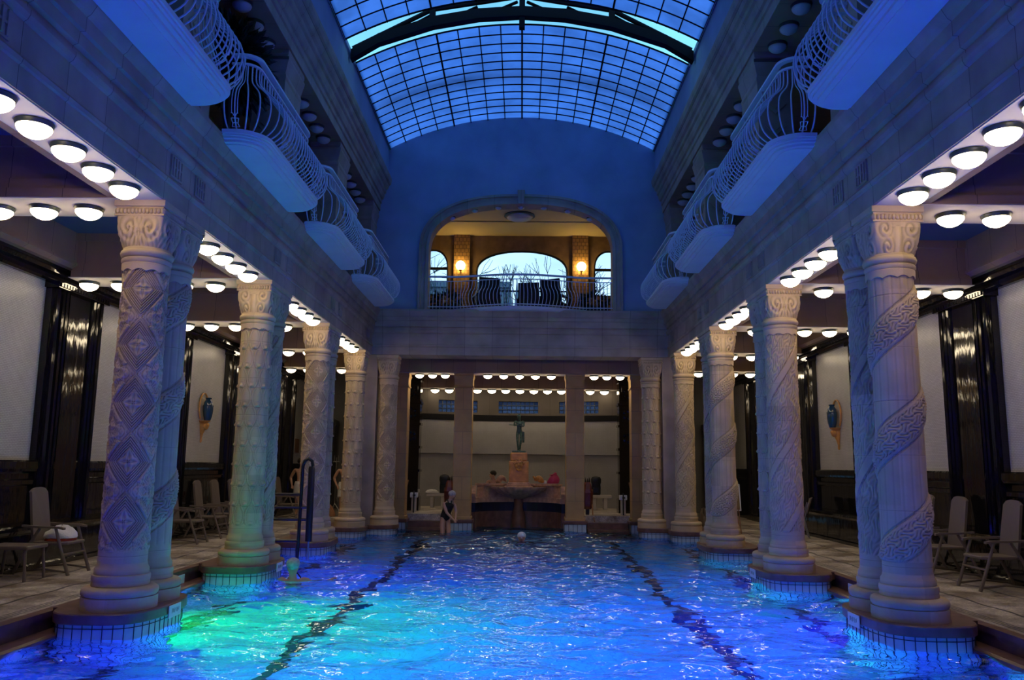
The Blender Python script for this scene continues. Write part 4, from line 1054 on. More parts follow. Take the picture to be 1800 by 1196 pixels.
def build_fountain():
    # square stone piers of the vestibule
    for s in (-1, 1):
        for x, w, nm in ((1.56, .25, 'inner'), (3.32, .20, 'outer')):
            p = thing('square_pier', 'plain square tan stone pier, %s one on the %s of the fountain' % (nm, SIDE[s]), 'pillar', (s*x, 23.12, 0), 0, 'square piers of the vestibule')
            part('pier_shaft', MB().bbox(-w, w, -.24, .24, .16, 3.70, .012), PIERST, p)
            part('capital', MB().loft([[(u*(w+d), v*(.24+d), z) for u, v in ((-1, -1), (1, -1), (1, 1), (-1, 1))] for d, z in ((.0, 3.70), (.02, 3.72), (.02, 3.75), (.005, 3.77), (.008, 3.95), (.03, 4.02), (.035, 4.05), (.02, 4.06), (.03, 4.108))]), PIERST, p)
            part('plinth', MB().bbox(-w-.03, w+.03, -.28, .28, .09, .17, .01), PIERST, p)
            part('marble_slab', MB().bbox(-w-.08, w+.08, -.37, .30, .0, .09, .015), REDST, p)
            tb = part('tiled_body', MB().box(-w-.05, w+.05, -.34, .22, -1.3, .0), POOL_SOLID, p)
            j = MB()
            for i in range(6): j.box(-w-.05+i*(2*w+.1)/5-.005, -w-.05+i*(2*w+.1)/5+.005, -.346, -.339, -1.3, 0)
            part('tile_joints', j, JOINT, tb)
    f = thing('wall_fountain', 'pink and orange marble wall fountain with a scalloped basin below the bronze statue', 'fountain', (0, 24.6, 0))
    base = MB()
    def curve(r0, r1, z0, z1, a0=-PI/2, a1=PI/2, cy=23.75, n=24):
        return [[(r*math.sin(a), cy+r*.85*math.cos(a), z) for r, z in ((r0, z0), (r1, z0), (r1, z1), (r0, z1))] for a in np.linspace(a0, a1, n)]
    part('red_base', MB().loft(curve(1.22, 1.5, -1.36, .24)).box(-1.3, 1.3, 24.8, 25.0, -.3, .2), REDST, f, world=True)
    part('dark_blue_band', MB().loft(curve(1.23, 1.48, .24, .50)), DKBLUE, f, world=True)
    body = MB().loft(curve(1.20, 1.52, .50, .64)).loft(curve(1.26, 1.50, .64, .98, -.95, .95)).loft(curve(1.18, 1.56, .98, 1.04, -.97, .97))
    for s in (-1, 1):
        body.loft([[(s*(1.22+.0*k), 23.72+.25*k, z) for k, z in ((0, .64), (1.6, .64), (1.6, .98), (.9, .98), (.5, .80), (0, .76))], [(s*1.48, 23.72+.25*k, z) for k, z in ((0, .64), (1.6, .64), (1.6, .98), (.9, .98), (.5, .80), (0, .76))]])
    part('marble_parapet', body, PINKST, f, world=True)
    sh = MB(); rg = []
    for r, z in ((.12, .60), (.18, .62), (.34, .67), (.58, .76), (.74, .85), (.81, .91), (.82, .95), (.77, .955), (.6, .92), (.3, .90)):
        rg.append([(r*(1+.045*math.cos(22*a)*(r > .25))*math.cos(a), 24.62+r*.75*(1+.045*math.cos(22*a)*(r > .25))*math.sin(a), z) for a in np.linspace(0, 2*PI, 132, endpoint=False)])
    part('scalloped_basin', sh.loft(rg), PINKST, f, True, world=True)
    part('basin_stem', MB().lathe([(.22, -.3), (.20, .1), (.13, .35), (.14, .62)], (0, 24.70, 0), 24), REDST, f, True, world=True)
    ped = MB()
    for w, z0, z1 in ((.42, .90, .97), (.36, .97, 1.03), (.32, 1.03, 1.08)): ped.bbox(-w, w, 24.72-w*.8, 24.72+w*.8, z0, z1, .012)
    part('pedestal_foot', ped, PINKST, f, world=True)
    pd = MB().bbox(-.29, .29, 24.48, 24.98, 1.08, 1.70, .02).bbox(-.25, .25, 24.5, 24.96, 1.70, 1.95, .03)
    for x in (-.24, -.19, .19, .24): pd.box(x-.012, x+.012, 24.465, 24.485, 1.10, 1.45)
    part('pedestal', pd, TERRA, f, world=True)
    mk = MB().ball((0, 24.47, 1.60), (.125, .06, .165), 20, 14)    # the relief mask
    mk.ball((0, 24.405, 1.59), (.022, .03, .045), 10, 8)
    for s in (-1, 1):
        mk.ball((s*.05, 24.425, 1.63), (.03, .02, .018), 10, 6); mk.ball((s*.065, 24.43, 1.565), (.04, .025, .035), 10, 6)
        mk.tube([(s*.015, 24.41, 1.655), (s*.05, 24.405, 1.668), (s*.09, 24.43, 1.65)], .010, 6)
        for i in range(4): mk.ball((s*(.05+.03*i), 24.45, 1.74-.035*i), (.035, .03, .03), 8, 6)
    mk.tube([(-.04, 24.415, 1.525), (0, 24.40, 1.515), (.04, 24.415, 1.525)], .010, 6)
    for i in range(5): mk.ball((-.06+.03*i, 24.435, 1.46-.012*(2-abs(i-2))), (.022, .025, .04), 8, 6)
    part('mask_relief', mk, OCHRE, f, True, world=True)
    sp = MB().tube([(0, 24.40, 1.50), (0, 24.33, 1.49)], .012, 8); part('spout', sp, BRASS, f, world=True)
    for s in (-1, 1):                                              # curled ornaments on the parapet
        o = MB(); c = Vector((s*(.48 if s > 0 else .40), 24.95, 1.08))
        o.tube([c+Vector((s*(.26-.30*t), -.05*math.sin(t*5), .02+.10*math.sin(t*PI)**2+.16*max(0, t-.75)*4*(s > 0))) for t in np.linspace(0, 1, 16)], [.03+.055*math.sin(PI*min(1, t*1.1+.05))**.8 for t in np.linspace(0, 1, 16)], 10)
        o.ball(c+Vector((s*.16, -.06, .05)), (.07, .06, .06), 10, 8)
        solo('parapet_ornament', o, OCHRE if s > 0 else PINKST, ('curled ochre ornament with a raised end on the parapet right of the pedestal' if s > 0 else 'low pink ornament on the parapet left of the pedestal'), 'ornament', smooth=True, loc=(s*.48, 24.95, 1.04))
PIERST = brick_mat('tan_pier_stone', (.52, .33, .135), (.46, .29, .115), (.22, .16, .1), (0, 2), 3, .62, .004, .6, .3, var=.15)
build_fountain()

def build_far_objects():
    for s in (-1, 1):
        b = thing('stone_bench', 'pale stone bench on two legs at the %s of the apse floor' % SIDE[s], 'bench', (s*2.62, 27.0, .2))
        part('bench_top', MB().bbox(-.37, .37, -.2, .2, .36, .46, .015), LIMEW, b)
        for x in (-.18, .17): part('leg', MB().bbox(x-.055, x+.055, -.16, .16, 0, .36, .01), LIMEW, b)
        k = thing('backpack', 'black backpack standing on the %s stone bench' % SIDE[s], 'bag', (s*2.62+(.20 if s < 0 else -.12), 27.0, .662))
        part('bag_body', MB().loft([[(r*x, .11*y*r/.15+.0, z) for x, y in [(math.copysign(abs(math.cos(a))**.6, math.cos(a)), math.copysign(abs(math.sin(a))**.6, math.sin(a))) for a in np.linspace(0, 2*PI, 24, endpoint=False)]] for r, z in ((.13, 0), (.15, .03), (.155, .2), (.145, .34), (.165, .40), (.165, .50), (.13, .57), (.04, .60))]), BLACKM, k, True)
        part('front_pocket', MB().bbox(-.10, .10, -.16, -.10, .04, .24, .02), BLACKM, k)
        for x in (-.07, .07): part('strap', MB().tube([(x, .10, .5), (x*1.1, .17, .35), (x, .11, .1)], .014, 6), BLACKM, k)
        # curved handrails, posts, newels
        h = thing('curved_handrail', 'thin curved bronze handrail beside the outer %s pier' % SIDE[s], 'handrail', (s*3.30, 23.0, .2))
        xo = s*3.30
        part('rail', MB().tube([(s*(-.18), .5, .93), (s*(-.12), .45, .62), (s*(-.06), .40, .30), (s*(-.03), .39, .24), (s*.02, .385, .205), (s*.16, .385, .175), (s*.28, .385, .17)], .017, 8), BRASS2, h)
        part('wall_fixing', MB().lathe([(.04, 0), (.04, .015), (.02, .02)], (s*(-.06), .42, .0), 12), BRASS2, h)
        w = thing('white_bollard', 'short white post with a capped top beside the %s steps' % SIDE[s], 'post', (s*3.02, 24.1, .2))
        part('post_shaft', MB().bbox(-.07, .07, -.06, .06, 0, .42, .01), LIMEW, w)
        part('post_cap', MB().bbox(-.11, .11, -.08, .08, .42, .56, .015), LABELW, w)
        part('handrail_post', MB().tube([(s*-.02, -.22, -.02), (s*-.02, -.22, .62)], .02, 8), BLACKM, w)
        part('slot', MB().box(-.03, .05, -.085, -.078, .46, .51), INK, w)
        n = thing('stair_newel', 'tall dark red-brown carved newel at the pool steps beside the inner %s pier' % SIDE[s], 'post', (s*1.98, 23.95, .2))
        part('newel_body', MB().loft([[(x*r, y*r, z) for x, y in ((-1, -1), (-.5, -1.15), (.5, -1.15), (1, -1), (1, 1), (-1, 1))] for r, z in ((.09, .16), (.13, .22), (.14, .5), (.15, .62), (.12, .72), (.10, .86), (.075, .92))]), WOODRED, n)
        part('newel_foot', MB().bbox(-.05, .05, -.06, .06, 0, .17, .01), DKWOOD, n)
        for i, x in enumerate((-.055, .0, .055)): part('finial', MB().lathe([(.02, 0), (.026, .05), (.012, .13), (.002, .16)], (x, 0, .9-.03*(i % 2)), 8), DKWOOD, n)
        part('handrail', MB().tube([(s*.13, -.12, .72), (s*.13, -.12, .3), (s*.13, -.30, .0), (s*.12, -1.0, -.12)], .02, 8), BRASS2, n)
        g = thing('poster_stand', 'small %s poster stand beside the %s corner column' % ('dark red and white' if s > 0 else 'brown and white', SIDE[s]), 'sign', (s*4.30, 24.9, 0))
        part('upper_board', MB().bbox(-.16, .16, -.015, .015, .42, .68, .008), WOODRED, g)
        part('lower_board', MB().bbox(-.15, .15, -.015, .015, .10, .42, .008), LABELW, g)
        part('foot', MB().bbox(-.2, .2, -.12, .12, 0, .10, .01), BLACKM, g)
    t = HEAP(.22, .14, .10, 9)
    o = solo('folded_towel', t, TOWEL, 'white towel heap on the left stone bench', 'towel', smooth=True); o.location = (-2.80, 26.90, .664)
    bg = thing('cloth_bag', 'magenta cloth bag on the fountain parapet', 'bag', (1.03, 25.05, 1.045))
    part('bag_body', MB().loft([[(r*math.cos(a)*(1+.10*math.sin(3*a+z*11))+.10*z, r*.7*math.sin(a)*(1+.1*math.sin(4*a+2)), z*(1+.1*math.cos(a))) for a in np.linspace(0, 2*PI, 24, endpoint=False)] for r, z in ((.165, 0), (.18, .05), (.17, .13), (.13, .20), (.085, .25), (.09, .28), (.04, .31))]), PINKBAG, bg, True)
    part('drawstring', MB().tube([(.1*math.cos(a), .07*math.sin(a), .25) for a in np.linspace(0, 2*PI, 16, endpoint=False)], .01, 5, True), PINKBAG, bg)
    solo('white_box', MB().bbox(.745, .835, 24.95, 25.05, 1.045, 1.13, .01), LABELW, 'small white box beside the magenta bag', 'box', loc=(.74, 25, 1.045))
    # board on an easel, bundle behind the third right columns
    e = thing('notice_easel', 'brown notice board with a white edge on an easel by the right wall', 'board', (5.15, 20.4, 0)); e.rotation_euler.z = .12
    part('board', MB().bbox(-.30, .30, -.015, .015, .56, 1.16, .006).xf(Matrix.Rotation(-.12, 4, 'X')), WOODY, e)
    fm = MB()
    for x in (-.31, .31): fm.box(x-.012, x+.012, -.02, .02, .54, 1.18)
    for z in (.55, 1.17): fm.box(-.32, .32, -.02, .02, z-.012, z+.012)
    part('white_frame', fm.xf(Matrix.Rotation(-.12, 4, 'X')), LABELW, e)
    for x in (-.25, .25): part('leg', MB().tube([(x, -.1, 0), (x, .05, .6)], .014, 6), WOOD, e)
    part('leg', MB().tube([(0, .5, 0), (0, .13, .9)], .014, 6), WOOD, e)
    s1 = solo('cloth_bundle', HEAP(.16, .2, .42, 12), CHAIRM, 'grey bundle on the pool edge behind the third right columns', 'bundle', smooth=True); s1.location = (5.0, 22.6, 0)
    s2 = solo('orange_towel', HEAP(.10, .12, .5, 14), ORANGEB, 'orange-brown towel bundle on the floor right of the third right columns', 'towel', smooth=True); s2.location = (4.98, 19.2, 0)
    bagb = solo('brown_bag', HEAP(.26, .18, .30, 15), ORANGEB, 'brown bag on the floor between the third and fourth left columns', 'bag', smooth=True); bagb.location = (-5.75, 25.0, 0)
    l = thing('stand_pole', 'thin dark metal pole on a tripod in the left aisle', 'stand', (-5.68, 25.7, 0))
    part('pole', MB().tube([(0, 0, .3), (0, 0, 1.75)], .014, 8), STEEL, l)
    part('cross_bar', MB().tube([(-.10, 0, 1.62), (.10, 0, 1.62)], .014, 8).tube([(-.06, 0, 1.62), (-.06, 0, 1.82)], .01, 6).tube([(.06, 0, 1.62), (.06, 0, 1.82)], .01, 6), STEEL, l)
    for a in (0, 2.1, 4.2): part('leg', MB().tube([(0, 0, .35), (.22*math.cos(a), .22*math.sin(a), .01)], .011, 6), STEEL, l)
    # pool lift with its guard rails
    p = thing('pool_lift', 'black metal pool lift with guard rails before the third left columns', 'lift', (-4.30, 15.55, 0))
    part('hooped_pole', MB().tube([(.24, 0, -.55), (.26, 0, .6), (.27, 0, 1.50), (.30, 0, 1.60), (.37, 0, 1.645), (.44, 0, 1.60), (.46, 0, 1.50)], .032, 10), BLACKM, p, True)
    part('piston_sleeve', MB().lathe([(.03, .12), (.062, .125), (.062, 1.46), (.05, 1.50), (.03, 1.50)], (.44, 0, 0), 20), BLACKM, p, True)
    part('piston_rod', MB().tube([(.44, 0, -.5), (.44, 0, .14)], .02, 10), STEEL, p, True)
    for z in (.98, .74, .52): part('guard_rail', MB().tube([(-.62, 0, z), (.40 if z < .9 else .27, 0, z)], .026, 8), BLACKM, p, True)
    part('base_bar', MB().tube([(-.60, 0, .02), (-.60, 0, .13), (.26, 0, .13)], .03, 8), BLACKM, p, True)
    part('leg', MB().tube([(-.60, 0, .1), (-.60, 0, 1.0)], .026, 8), BLACKM, p, True)
    part('leg', MB().tube([(-.50, 0, .0), (-.50, 0, .13)], .03, 8), BLACKM, p, True)
    # fire plaque on the left wall panel
    solo('wall_plaque', MB().bbox(-7.295, -7.27, 26.75, 27.2, 1.9, 2.35, .005), WOOD, 'small brown plaque on the far left white wall panel', 'sign', loc=(-7.28, 27, 2.1))
LIMEW = mat('pale_bench_stone', (.50, .46, .42), .6, var=.1)
BRASS2 = mat('aged_bronze_rail', (.34, .18, .10), .35, metal=.6)
WOODRED = mat('red_brown_wood', (.14, .035, .02), .25, var=.3, vscale=9)
WOODY = mat('tan_board', (.22, .15, .07), .6)
ORANGEB = mat('orange_brown_cloth', (.35, .17, .09), .9)
build_far_objects()

# ------------------------------------------------------------------ figures
def skinned(name, pts, bones, m, parent=None, root='pelvis', sub=2):
    """one continuous surface grown round connected joints; pts: name -> (x, y, z, radius)"""
    names = list(pts); ix = {n: i for i, n in enumerate(names)}
    me = bpy.data.meshes.new(name); me.from_pydata([pts[n][:3] for n in names], [(ix[a], ix[b]) for a, b in bones], [])
    o = bpy.data.objects.new(name, me); COL.objects.link(o)
    sk = o.modifiers.new('skin', 'SKIN'); sk.use_smooth_shade = True; sk.branch_smoothing = .6
    ss = o.modifiers.new('sub', 'SUBSURF'); ss.levels = sub; ss.render_levels = sub
    for n in names:
        v = me.skin_vertices[0].data[ix[n]]; r = pts[n][3]; v.radius = r if isinstance(r, tuple) else (r, r); v.use_root = (n == root)
    bpy.context.view_layer.update()
    dg = bpy.context.evaluated_depsgraph_get()
    nm = bpy.data.meshes.new_from_object(o.evaluated_get(dg)); bpy.data.objects.remove(o)
    nm.name = name; nm.materials.clear(); nm.materials.append(m)
    nm.polygons.foreach_set('use_smooth', [True]*len(nm.polygons))
    return link(name, nm, parent)

def figure_points(J, k=1.0, hands=True):
    """J gives the main joints; fingers, feet, nose and ears are added from them"""
    R = dict(pelvis=.125, waist=.115, chest=.135, neck=.052, chin=.06, head=.088, crown=.07, shoulder=.062, elbow=.042, wrist=.028, hip=.088, knee=.058, ankle=.04, toe=.03)
    P, B = {}, []
    def add(n, p, r): P[n] = (p[0], p[1], p[2], tuple(q*k for q in r) if isinstance(r, tuple) else r*k)
    for n in ('pelvis', 'waist', 'chest', 'neck', 'head', 'crown'): add(n, J[n], R[n])
    P['chest'] = (*P['chest'][:3], (R['chest']*1.12*k, R['chest']*.85*k))
    B += [('pelvis', 'waist'), ('waist', 'chest'), ('chest', 'neck'), ('neck', 'head'), ('head', 'crown')]
    hd = Vector(J['head']); f = Vector(J['face']).normalized(); up = (Vector(J['crown'])-hd).normalized()
    add('nose', hd+f*.105*k-up*.005*k, .014); add('jaw', hd+f*.06*k-up*.075*k, .036)
    B += [('head', 'nose'), ('head', 'jaw')]
    sd = f.cross(up).normalized()
    for q, nm in ((1, 'a'), (-1, 'b')):
        add('ear'+nm, hd+sd*q*.092*k, .016); B.append(('head', 'ear'+nm))
    for q in 'lr':
        if 'shoulder_'+q in J:
            for a in ('shoulder', 'elbow', 'wrist'): add(a+'_'+q, J[a+'_'+q], R[a])
            B += [('chest', 'shoulder_'+q), ('shoulder_'+q, 'elbow_'+q), ('elbow_'+q, 'wrist_'+q)]
            if hands:
                w = Vector(J['wrist_'+q]); d = (w-Vector(J['elbow_'+q])).normalized()
                s = d.cross(Vector((0, 0, 1)) if abs(d.z) < .9 else f).normalized(); n = s.cross(d)
                palm = w+d*.065*k; add('palm_'+q, palm, (.036, .018)); B.append(('wrist_'+q, 'palm_'+q))
                for i, (off, ln) in enumerate(((-.030, .070), (-.010, .082), (.010, .076), (.029, .058))):
                    m1 = palm+s*off*k+d*(.03+ln*.5)*k; t1 = palm+s*off*1.1*k+d*(.022+ln)*k-n*.02*k
                    add('f%d_%s' % (i, q), m1, .0088); add('t%d_%s' % (i, q), t1, .0075)
                    B += [('palm_'+q, 'f%d_%s' % (i, q)), ('f%d_%s' % (i, q), 't%d_%s' % (i, q))]
                add('th_'+q, w+d*.055*k-s*.045*k-n*.015*k, .011); B.append(('palm_'+q, 'th_'+q))
                add('tt_'+q, w+d*.09*k-s*.055*k-n*.028*k, .008); B.append(('th_'+q, 'tt_'+q))
        if 'hip_'+q in J:
            for a in ('hip', 'knee', 'ankle', 'toe'): add(a+'_'+q, J[a+'_'+q], R[a])
            B += [('pelvis', 'hip_'+q), ('hip_'+q, 'knee_'+q), ('knee_'+q, 'ankle_'+q), ('ankle_'+q, 'toe_'+q)]
    return P, B
def subset(P, B, names, grow):
    Q = {n: (*P[n][:3], tuple(r+grow for r in P[n][3]) if isinstance(P[n][3], tuple) else P[n][3]+grow) for n in names if n in P}
    return Q, [b for b in B if b[0] in Q and b[1] in Q]
def face_bits(J, root, k=1.0):
    hd = Vector(J['head']); f = Vector(J['face']).normalized(); up = (Vector(J['crown'])-hd).normalized(); sd = f.cross(up).normalized()
    for s in (-1, 1): part('eye', MB().ball(hd+f*.083*k+sd*s*.033*k+up*.02*k, .0085*k, 8, 6), HAIR, root)
    part('mouth', MB().tube([hd+f*.092*k-up*.058*k+sd*u*k for u in (-.022, 0, .022)], .007*k, 6), MOUTH, root)
def hair_cap(J, root, m, name, k=1.0, grow=1.0, back=.034):
    hd = Vector(J['head']); f = Vector(J['face']).normalized(); up = (Vector(J['crown'])-hd).normalized()
    c = hd+up*.052*k-f*back*k; mb = MB(); q = up.rotation_difference(Vector((0, 0, 1))).inverted()
    mb.ball((0, 0, 0), (.099*k*grow, .108*k*grow, .088*k*grow), 18, 12)
    mb.xf(Matrix.Translation(c) @ q.to_matrix().to_4x4()); part(name, mb, m, root, 'full')
MOUTH = mat('lips', (.30, .10, .08), .5)

def build_people():
    # woman stepping into the water at the left steps
    J = dict(pelvis=(0, 0, .82), waist=(.03, -.02, .98), chest=(.10, -.06, 1.15), neck=(.165, -.10, 1.30), head=(.20, -.14, 1.40), crown=(.215, -.15, 1.485), face=(.6, -.75, -.25),
             shoulder_l=(-.03, -.12, 1.22), elbow_l=(.06, -.22, .98), wrist_l=(.22, -.27, .83), shoulder_r=(.24, .02, 1.19), elbow_r=(.30, -.06, .98), wrist_r=(.30, -.22, .84),
             hip_l=(-.06, -.08, .76), knee_l=(-.03, -.20, .42), ankle_l=(-.07, -.12, .07), toe_l=(-.04, -.27, .03), hip_r=(.07, .06, .76), knee_r=(.12, -.10, .44), ankle_r=(.08, -.02, .07), toe_r=(.12, -.17, .03))
    w = thing('person', 'woman in a black swimsuit and pale cap stepping down into the water, bent forward', 'person', (-1.93, 22.07, -.65))
    P, B = figure_points(J, .98); skinned('body', P, B, SKIN, w)
    Q, C = subset(P, B, ('pelvis', 'waist', 'chest', 'hip_l', 'hip_r'), .026)
    Q['hip_l'] = (-.05, -.06, .73, .125); Q['hip_r'] = (.06, .04, .73, .125); Q['bust'] = (.15, -.09, 1.25, .115); C.append(('chest', 'bust'))
    skinned('swimsuit', Q, C, BLACKCL, w)
    for sx, sy in ((-.05, -.10), (.06, -.02)): part('strap', MB().tube([(.14+sx*.6, -.19+sy*.5, 1.22), (.12+sx, -.11+sy*.6, 1.315), (.07+sx, 0+sy*.3, 1.27), (.05+sx*.5, .06, 1.17)], .014, 6), BLACKCL, w)
    hair_cap(J, w, GREYCAP, 'swim_cap', .98, 1.04); face_bits(J, w)
    # swimmer with a white cap
    def swimmer(loc, label, face, cap, capname, arms, suit=False, k=1.0):
        J = dict(pelvis=(0, .05, -.62), waist=(0, .03, -.42), chest=(0, 0, -.22), neck=(0, 0, -.02), head=(0, -.01, .10), crown=(0, -.01, .19), face=face,
                 hip_l=(-.09, .05, -.66), knee_l=(-.1, .25, -.85), ankle_l=(-.1, .55, -.92), toe_l=(-.1, .68, -.96), hip_r=(.09, .05, -.66), knee_r=(.1, .15, -.88), ankle_r=(.1, .45, -.98), toe_r=(.1, .58, -1.02))
        J.update(arms); p = thing('person', label, 'person', loc)
        P, B = figure_points(J, k); skinned('body', P, B, SKIN, p)
        hair_cap(J, p, cap, capname, k, 1.03); face_bits(J, p, k)
        if suit:
            Q, C = subset(P, B, ('pelvis', 'waist', 'chest'), .008); skinned('swimsuit', Q, C, BLACKCL, p)
            part('strap', MB().tube([(-.115, .07, -.13), (-.085, .115, -.06), (-.05, .07, .0), (0, .058, .02), (.05, .07, .0), (.085, .115, -.06), (.115, .07, -.13)] if face[1] > 0 else [(-.10, -.10, -.12), (-.095, -.13, -.06), (-.06, -.07, .0), (.06, -.07, .0), (.095, -.13, -.06), (.10, -.10, -.12)], .010, 6), BLACKCL, p)
        return p
    a0 = dict(shoulder_l=(-.17, 0, -.10), elbow_l=(-.34, -.18, -.22), wrist_l=(-.22, -.40, -.20), shoulder_r=(.17, 0, -.10), elbow_r=(.34, -.18, -.22), wrist_r=(.22, -.40, -.20))
    swimmer((.10, 19.9, -.23), 'swimmer with a white cap in mid-pool, only the head above water', (0, -1, 0), WHITECAP, 'swim_cap', a0)
    a1 = dict(shoulder_l=(-.17, .0, -.08), elbow_l=(-.30, .2, -.22), wrist_l=(-.2, .4, -.24), shoulder_r=(.17, 0, -.08), elbow_r=(.32, .16, -.20), wrist_r=(.46, .30, -.14))
    swimmer((-3.36, 12.75, -.10), 'bather with a grey cap seen from behind beside the second left pedestal', (-.25, .95, -.1), GREYCAP, 'swim_cap', a1, True)
    # standing bathers with towels in the left aisle
    S = dict(pelvis=(0, 0, .95), waist=(0, 0, 1.10), chest=(0, 0, 1.28), neck=(0, 0, 1.47), head=(0, -.02, 1.58), crown=(0, -.02, 1.67), face=(.9, -.4, 0),
             shoulder_l=(-.19, 0, 1.38), elbow_l=(-.33, .04, 1.12), wrist_l=(-.25, -.10, .93), shoulder_r=(.19, 0, 1.38), elbow_r=(.30, .02, 1.12), wrist_r=(.22, -.14, .95),
             hip_l=(-.09, 0, .90), knee_l=(-.10, -.02, .49), ankle_l=(-.10, .02, .08), toe_l=(-.11, -.14, .035), hip_r=(.09, 0, .90), knee_r=(.10, -.02, .49), ankle_r=(.10, .02, .08), toe_r=(.11, -.14, .035))
    def bather(loc, rz, label, low):
        p = thing('person', label, 'person', loc, rz)
        P, B = figure_points(S, 1.02); skinned('body', P, B, SKIN, p); hair_cap(S, p, HAIR, 'hair', 1.02, 1.05); face_bits(S, p)
        n = 28; rg = []
        for z, r in ((1.02, .165), (.95, .185), (.8, .20), (low+.1, .205), (low, .21)):
            rg.append([(r*(1+.05*math.sin(5*a+z*4))*math.cos(a), .82*r*(1+.05*math.sin(4*a))*math.sin(a), z+.03*math.sin(2*a)*(z < .9)) for a in np.linspace(0, 2*PI, n, endpoint=False)])
        part('towel_wrap', MB().loft(rg, False, False), TOWEL, p, True); return p
    bather((-6.62, 25.2, 0), 0, 'bather with a white towel round the hips, hand on hip, left of the third column', .62)
    bather((-5.28, 25.2, 0), .3, 'bather with a white towel half hidden behind the fourth left column', .55)
    # person behind the parapet of the fountain
    T = dict(pelvis=(0, .05, .10), waist=(0, .03, .25), chest=(0, 0, .42), neck=(-.02, -.01, .60), head=(-.05, -.02, .71), crown=(-.05, -.02, .80), face=(-.85, -.5, -.1),
             shoulder_l=(-.18, 0, .52), elbow_l=(-.27, -.06, .28), wrist_l=(-.16, -.22, .38), shoulder_r=(.18, 0, .52), elbow_r=(.26, -.05, .28), wrist_r=(.12, -.20, .22),
             hip_l=(-.09, 0, .06), knee_l=(-.12, -.36, .10), ankle_l=(-.12, -.38, -.25), toe_l=(-.12, -.50, -.29), hip_r=(.09, 0, .06), knee_r=(.12, -.36, .10), ankle_r=(.12, -.38, -.25), toe_r=(.12, -.50, -.29))
    p = thing('person', 'dark-haired person in a black top behind the fountain parapet, left of the pedestal', 'person', (-.78, 25.95, .56))
    P, B = figure_points(T, 1.0); skinned('body', P, B, SKIN, p); hair_cap(T, p, HAIR, 'hair', 1.0, 1.06); face_bits(T, p)
    Q, C = subset(P, B, ('pelvis', 'waist', 'chest', 'shoulder_l', 'shoulder_r'), .026); skinned('top', Q, C, BLACKCL, p)
    solo('wooden_stool', MB().bbox(-1.0, -.56, 25.80, 26.22, .40, .46, .01).box(-.96, -.9, 25.84, 25.9, .2, .4).box(-.66, -.6, 25.84, 25.9, .2, .4).box(-.96, -.9, 26.1, 26.16, .2, .4).box(-.66, -.6, 26.1, 26.16, .2, .4), WOOD, 'wooden stool under the seated person behind the fountain', 'stool', loc=(-.78, 26, .2))
    # bronze boy on the pedestal
    V = dict(pelvis=(0, 0, .62), waist=(.0, -.01, .72), chest=(.01, -.02, .86), neck=(0, -.03, .99), head=(-.01, -.05, 1.07), crown=(-.01, -.05, 1.13), face=(-.2, -.9, -.35),
             shoulder_l=(-.125, -.02, .93), elbow_l=(-.15, -.10, .80), wrist_l=(-.02, -.18, .83), shoulder_r=(.13, -.02, .93), elbow_r=(.14, -.13, .79), wrist_r=(-.06, -.20, .80),
             hip_l=(-.06, 0, .58), knee_l=(-.045, -.05, .33), ankle_l=(-.02, .0, .07), toe_l=(-.03, -.09, .04), hip_r=(.065, 0, .58), knee_r=(.05, -.06, .34), ankle_r=(.02, .03, .09), toe_r=(.03, -.05, .045))
    b = thing('bronze_statue', 'green bronze statue of a standing boy with folded arms on the fountain pedestal', 'statue', (0, 24.73, 1.951))
    P, B = figure_points(V, .66); skinned('figure', P, B, BRONZE, b)
    part('plinth', MB().bbox(-.20, .20, -.16, .16, 0, .055, .012), BRONZE, b)
    part('hair', MB().ball((-.01, -.04, 1.10), (.062, .066, .058), 14, 10), BRONZE, b, 'full')
    part('held_pipe', MB().tube([(-.30, -.20, .82), (.02, -.22, .80)], .012, 6), BRONZE, b)
    part('drapery', MB().loft([[(.13+.03*math.cos(a), .03+.03*math.sin(a), z) for a in np.linspace(0, 2*PI, 10, endpoint=False)] for z in (.30, .45, .62)]), BRONZE, b, True)
build_people()

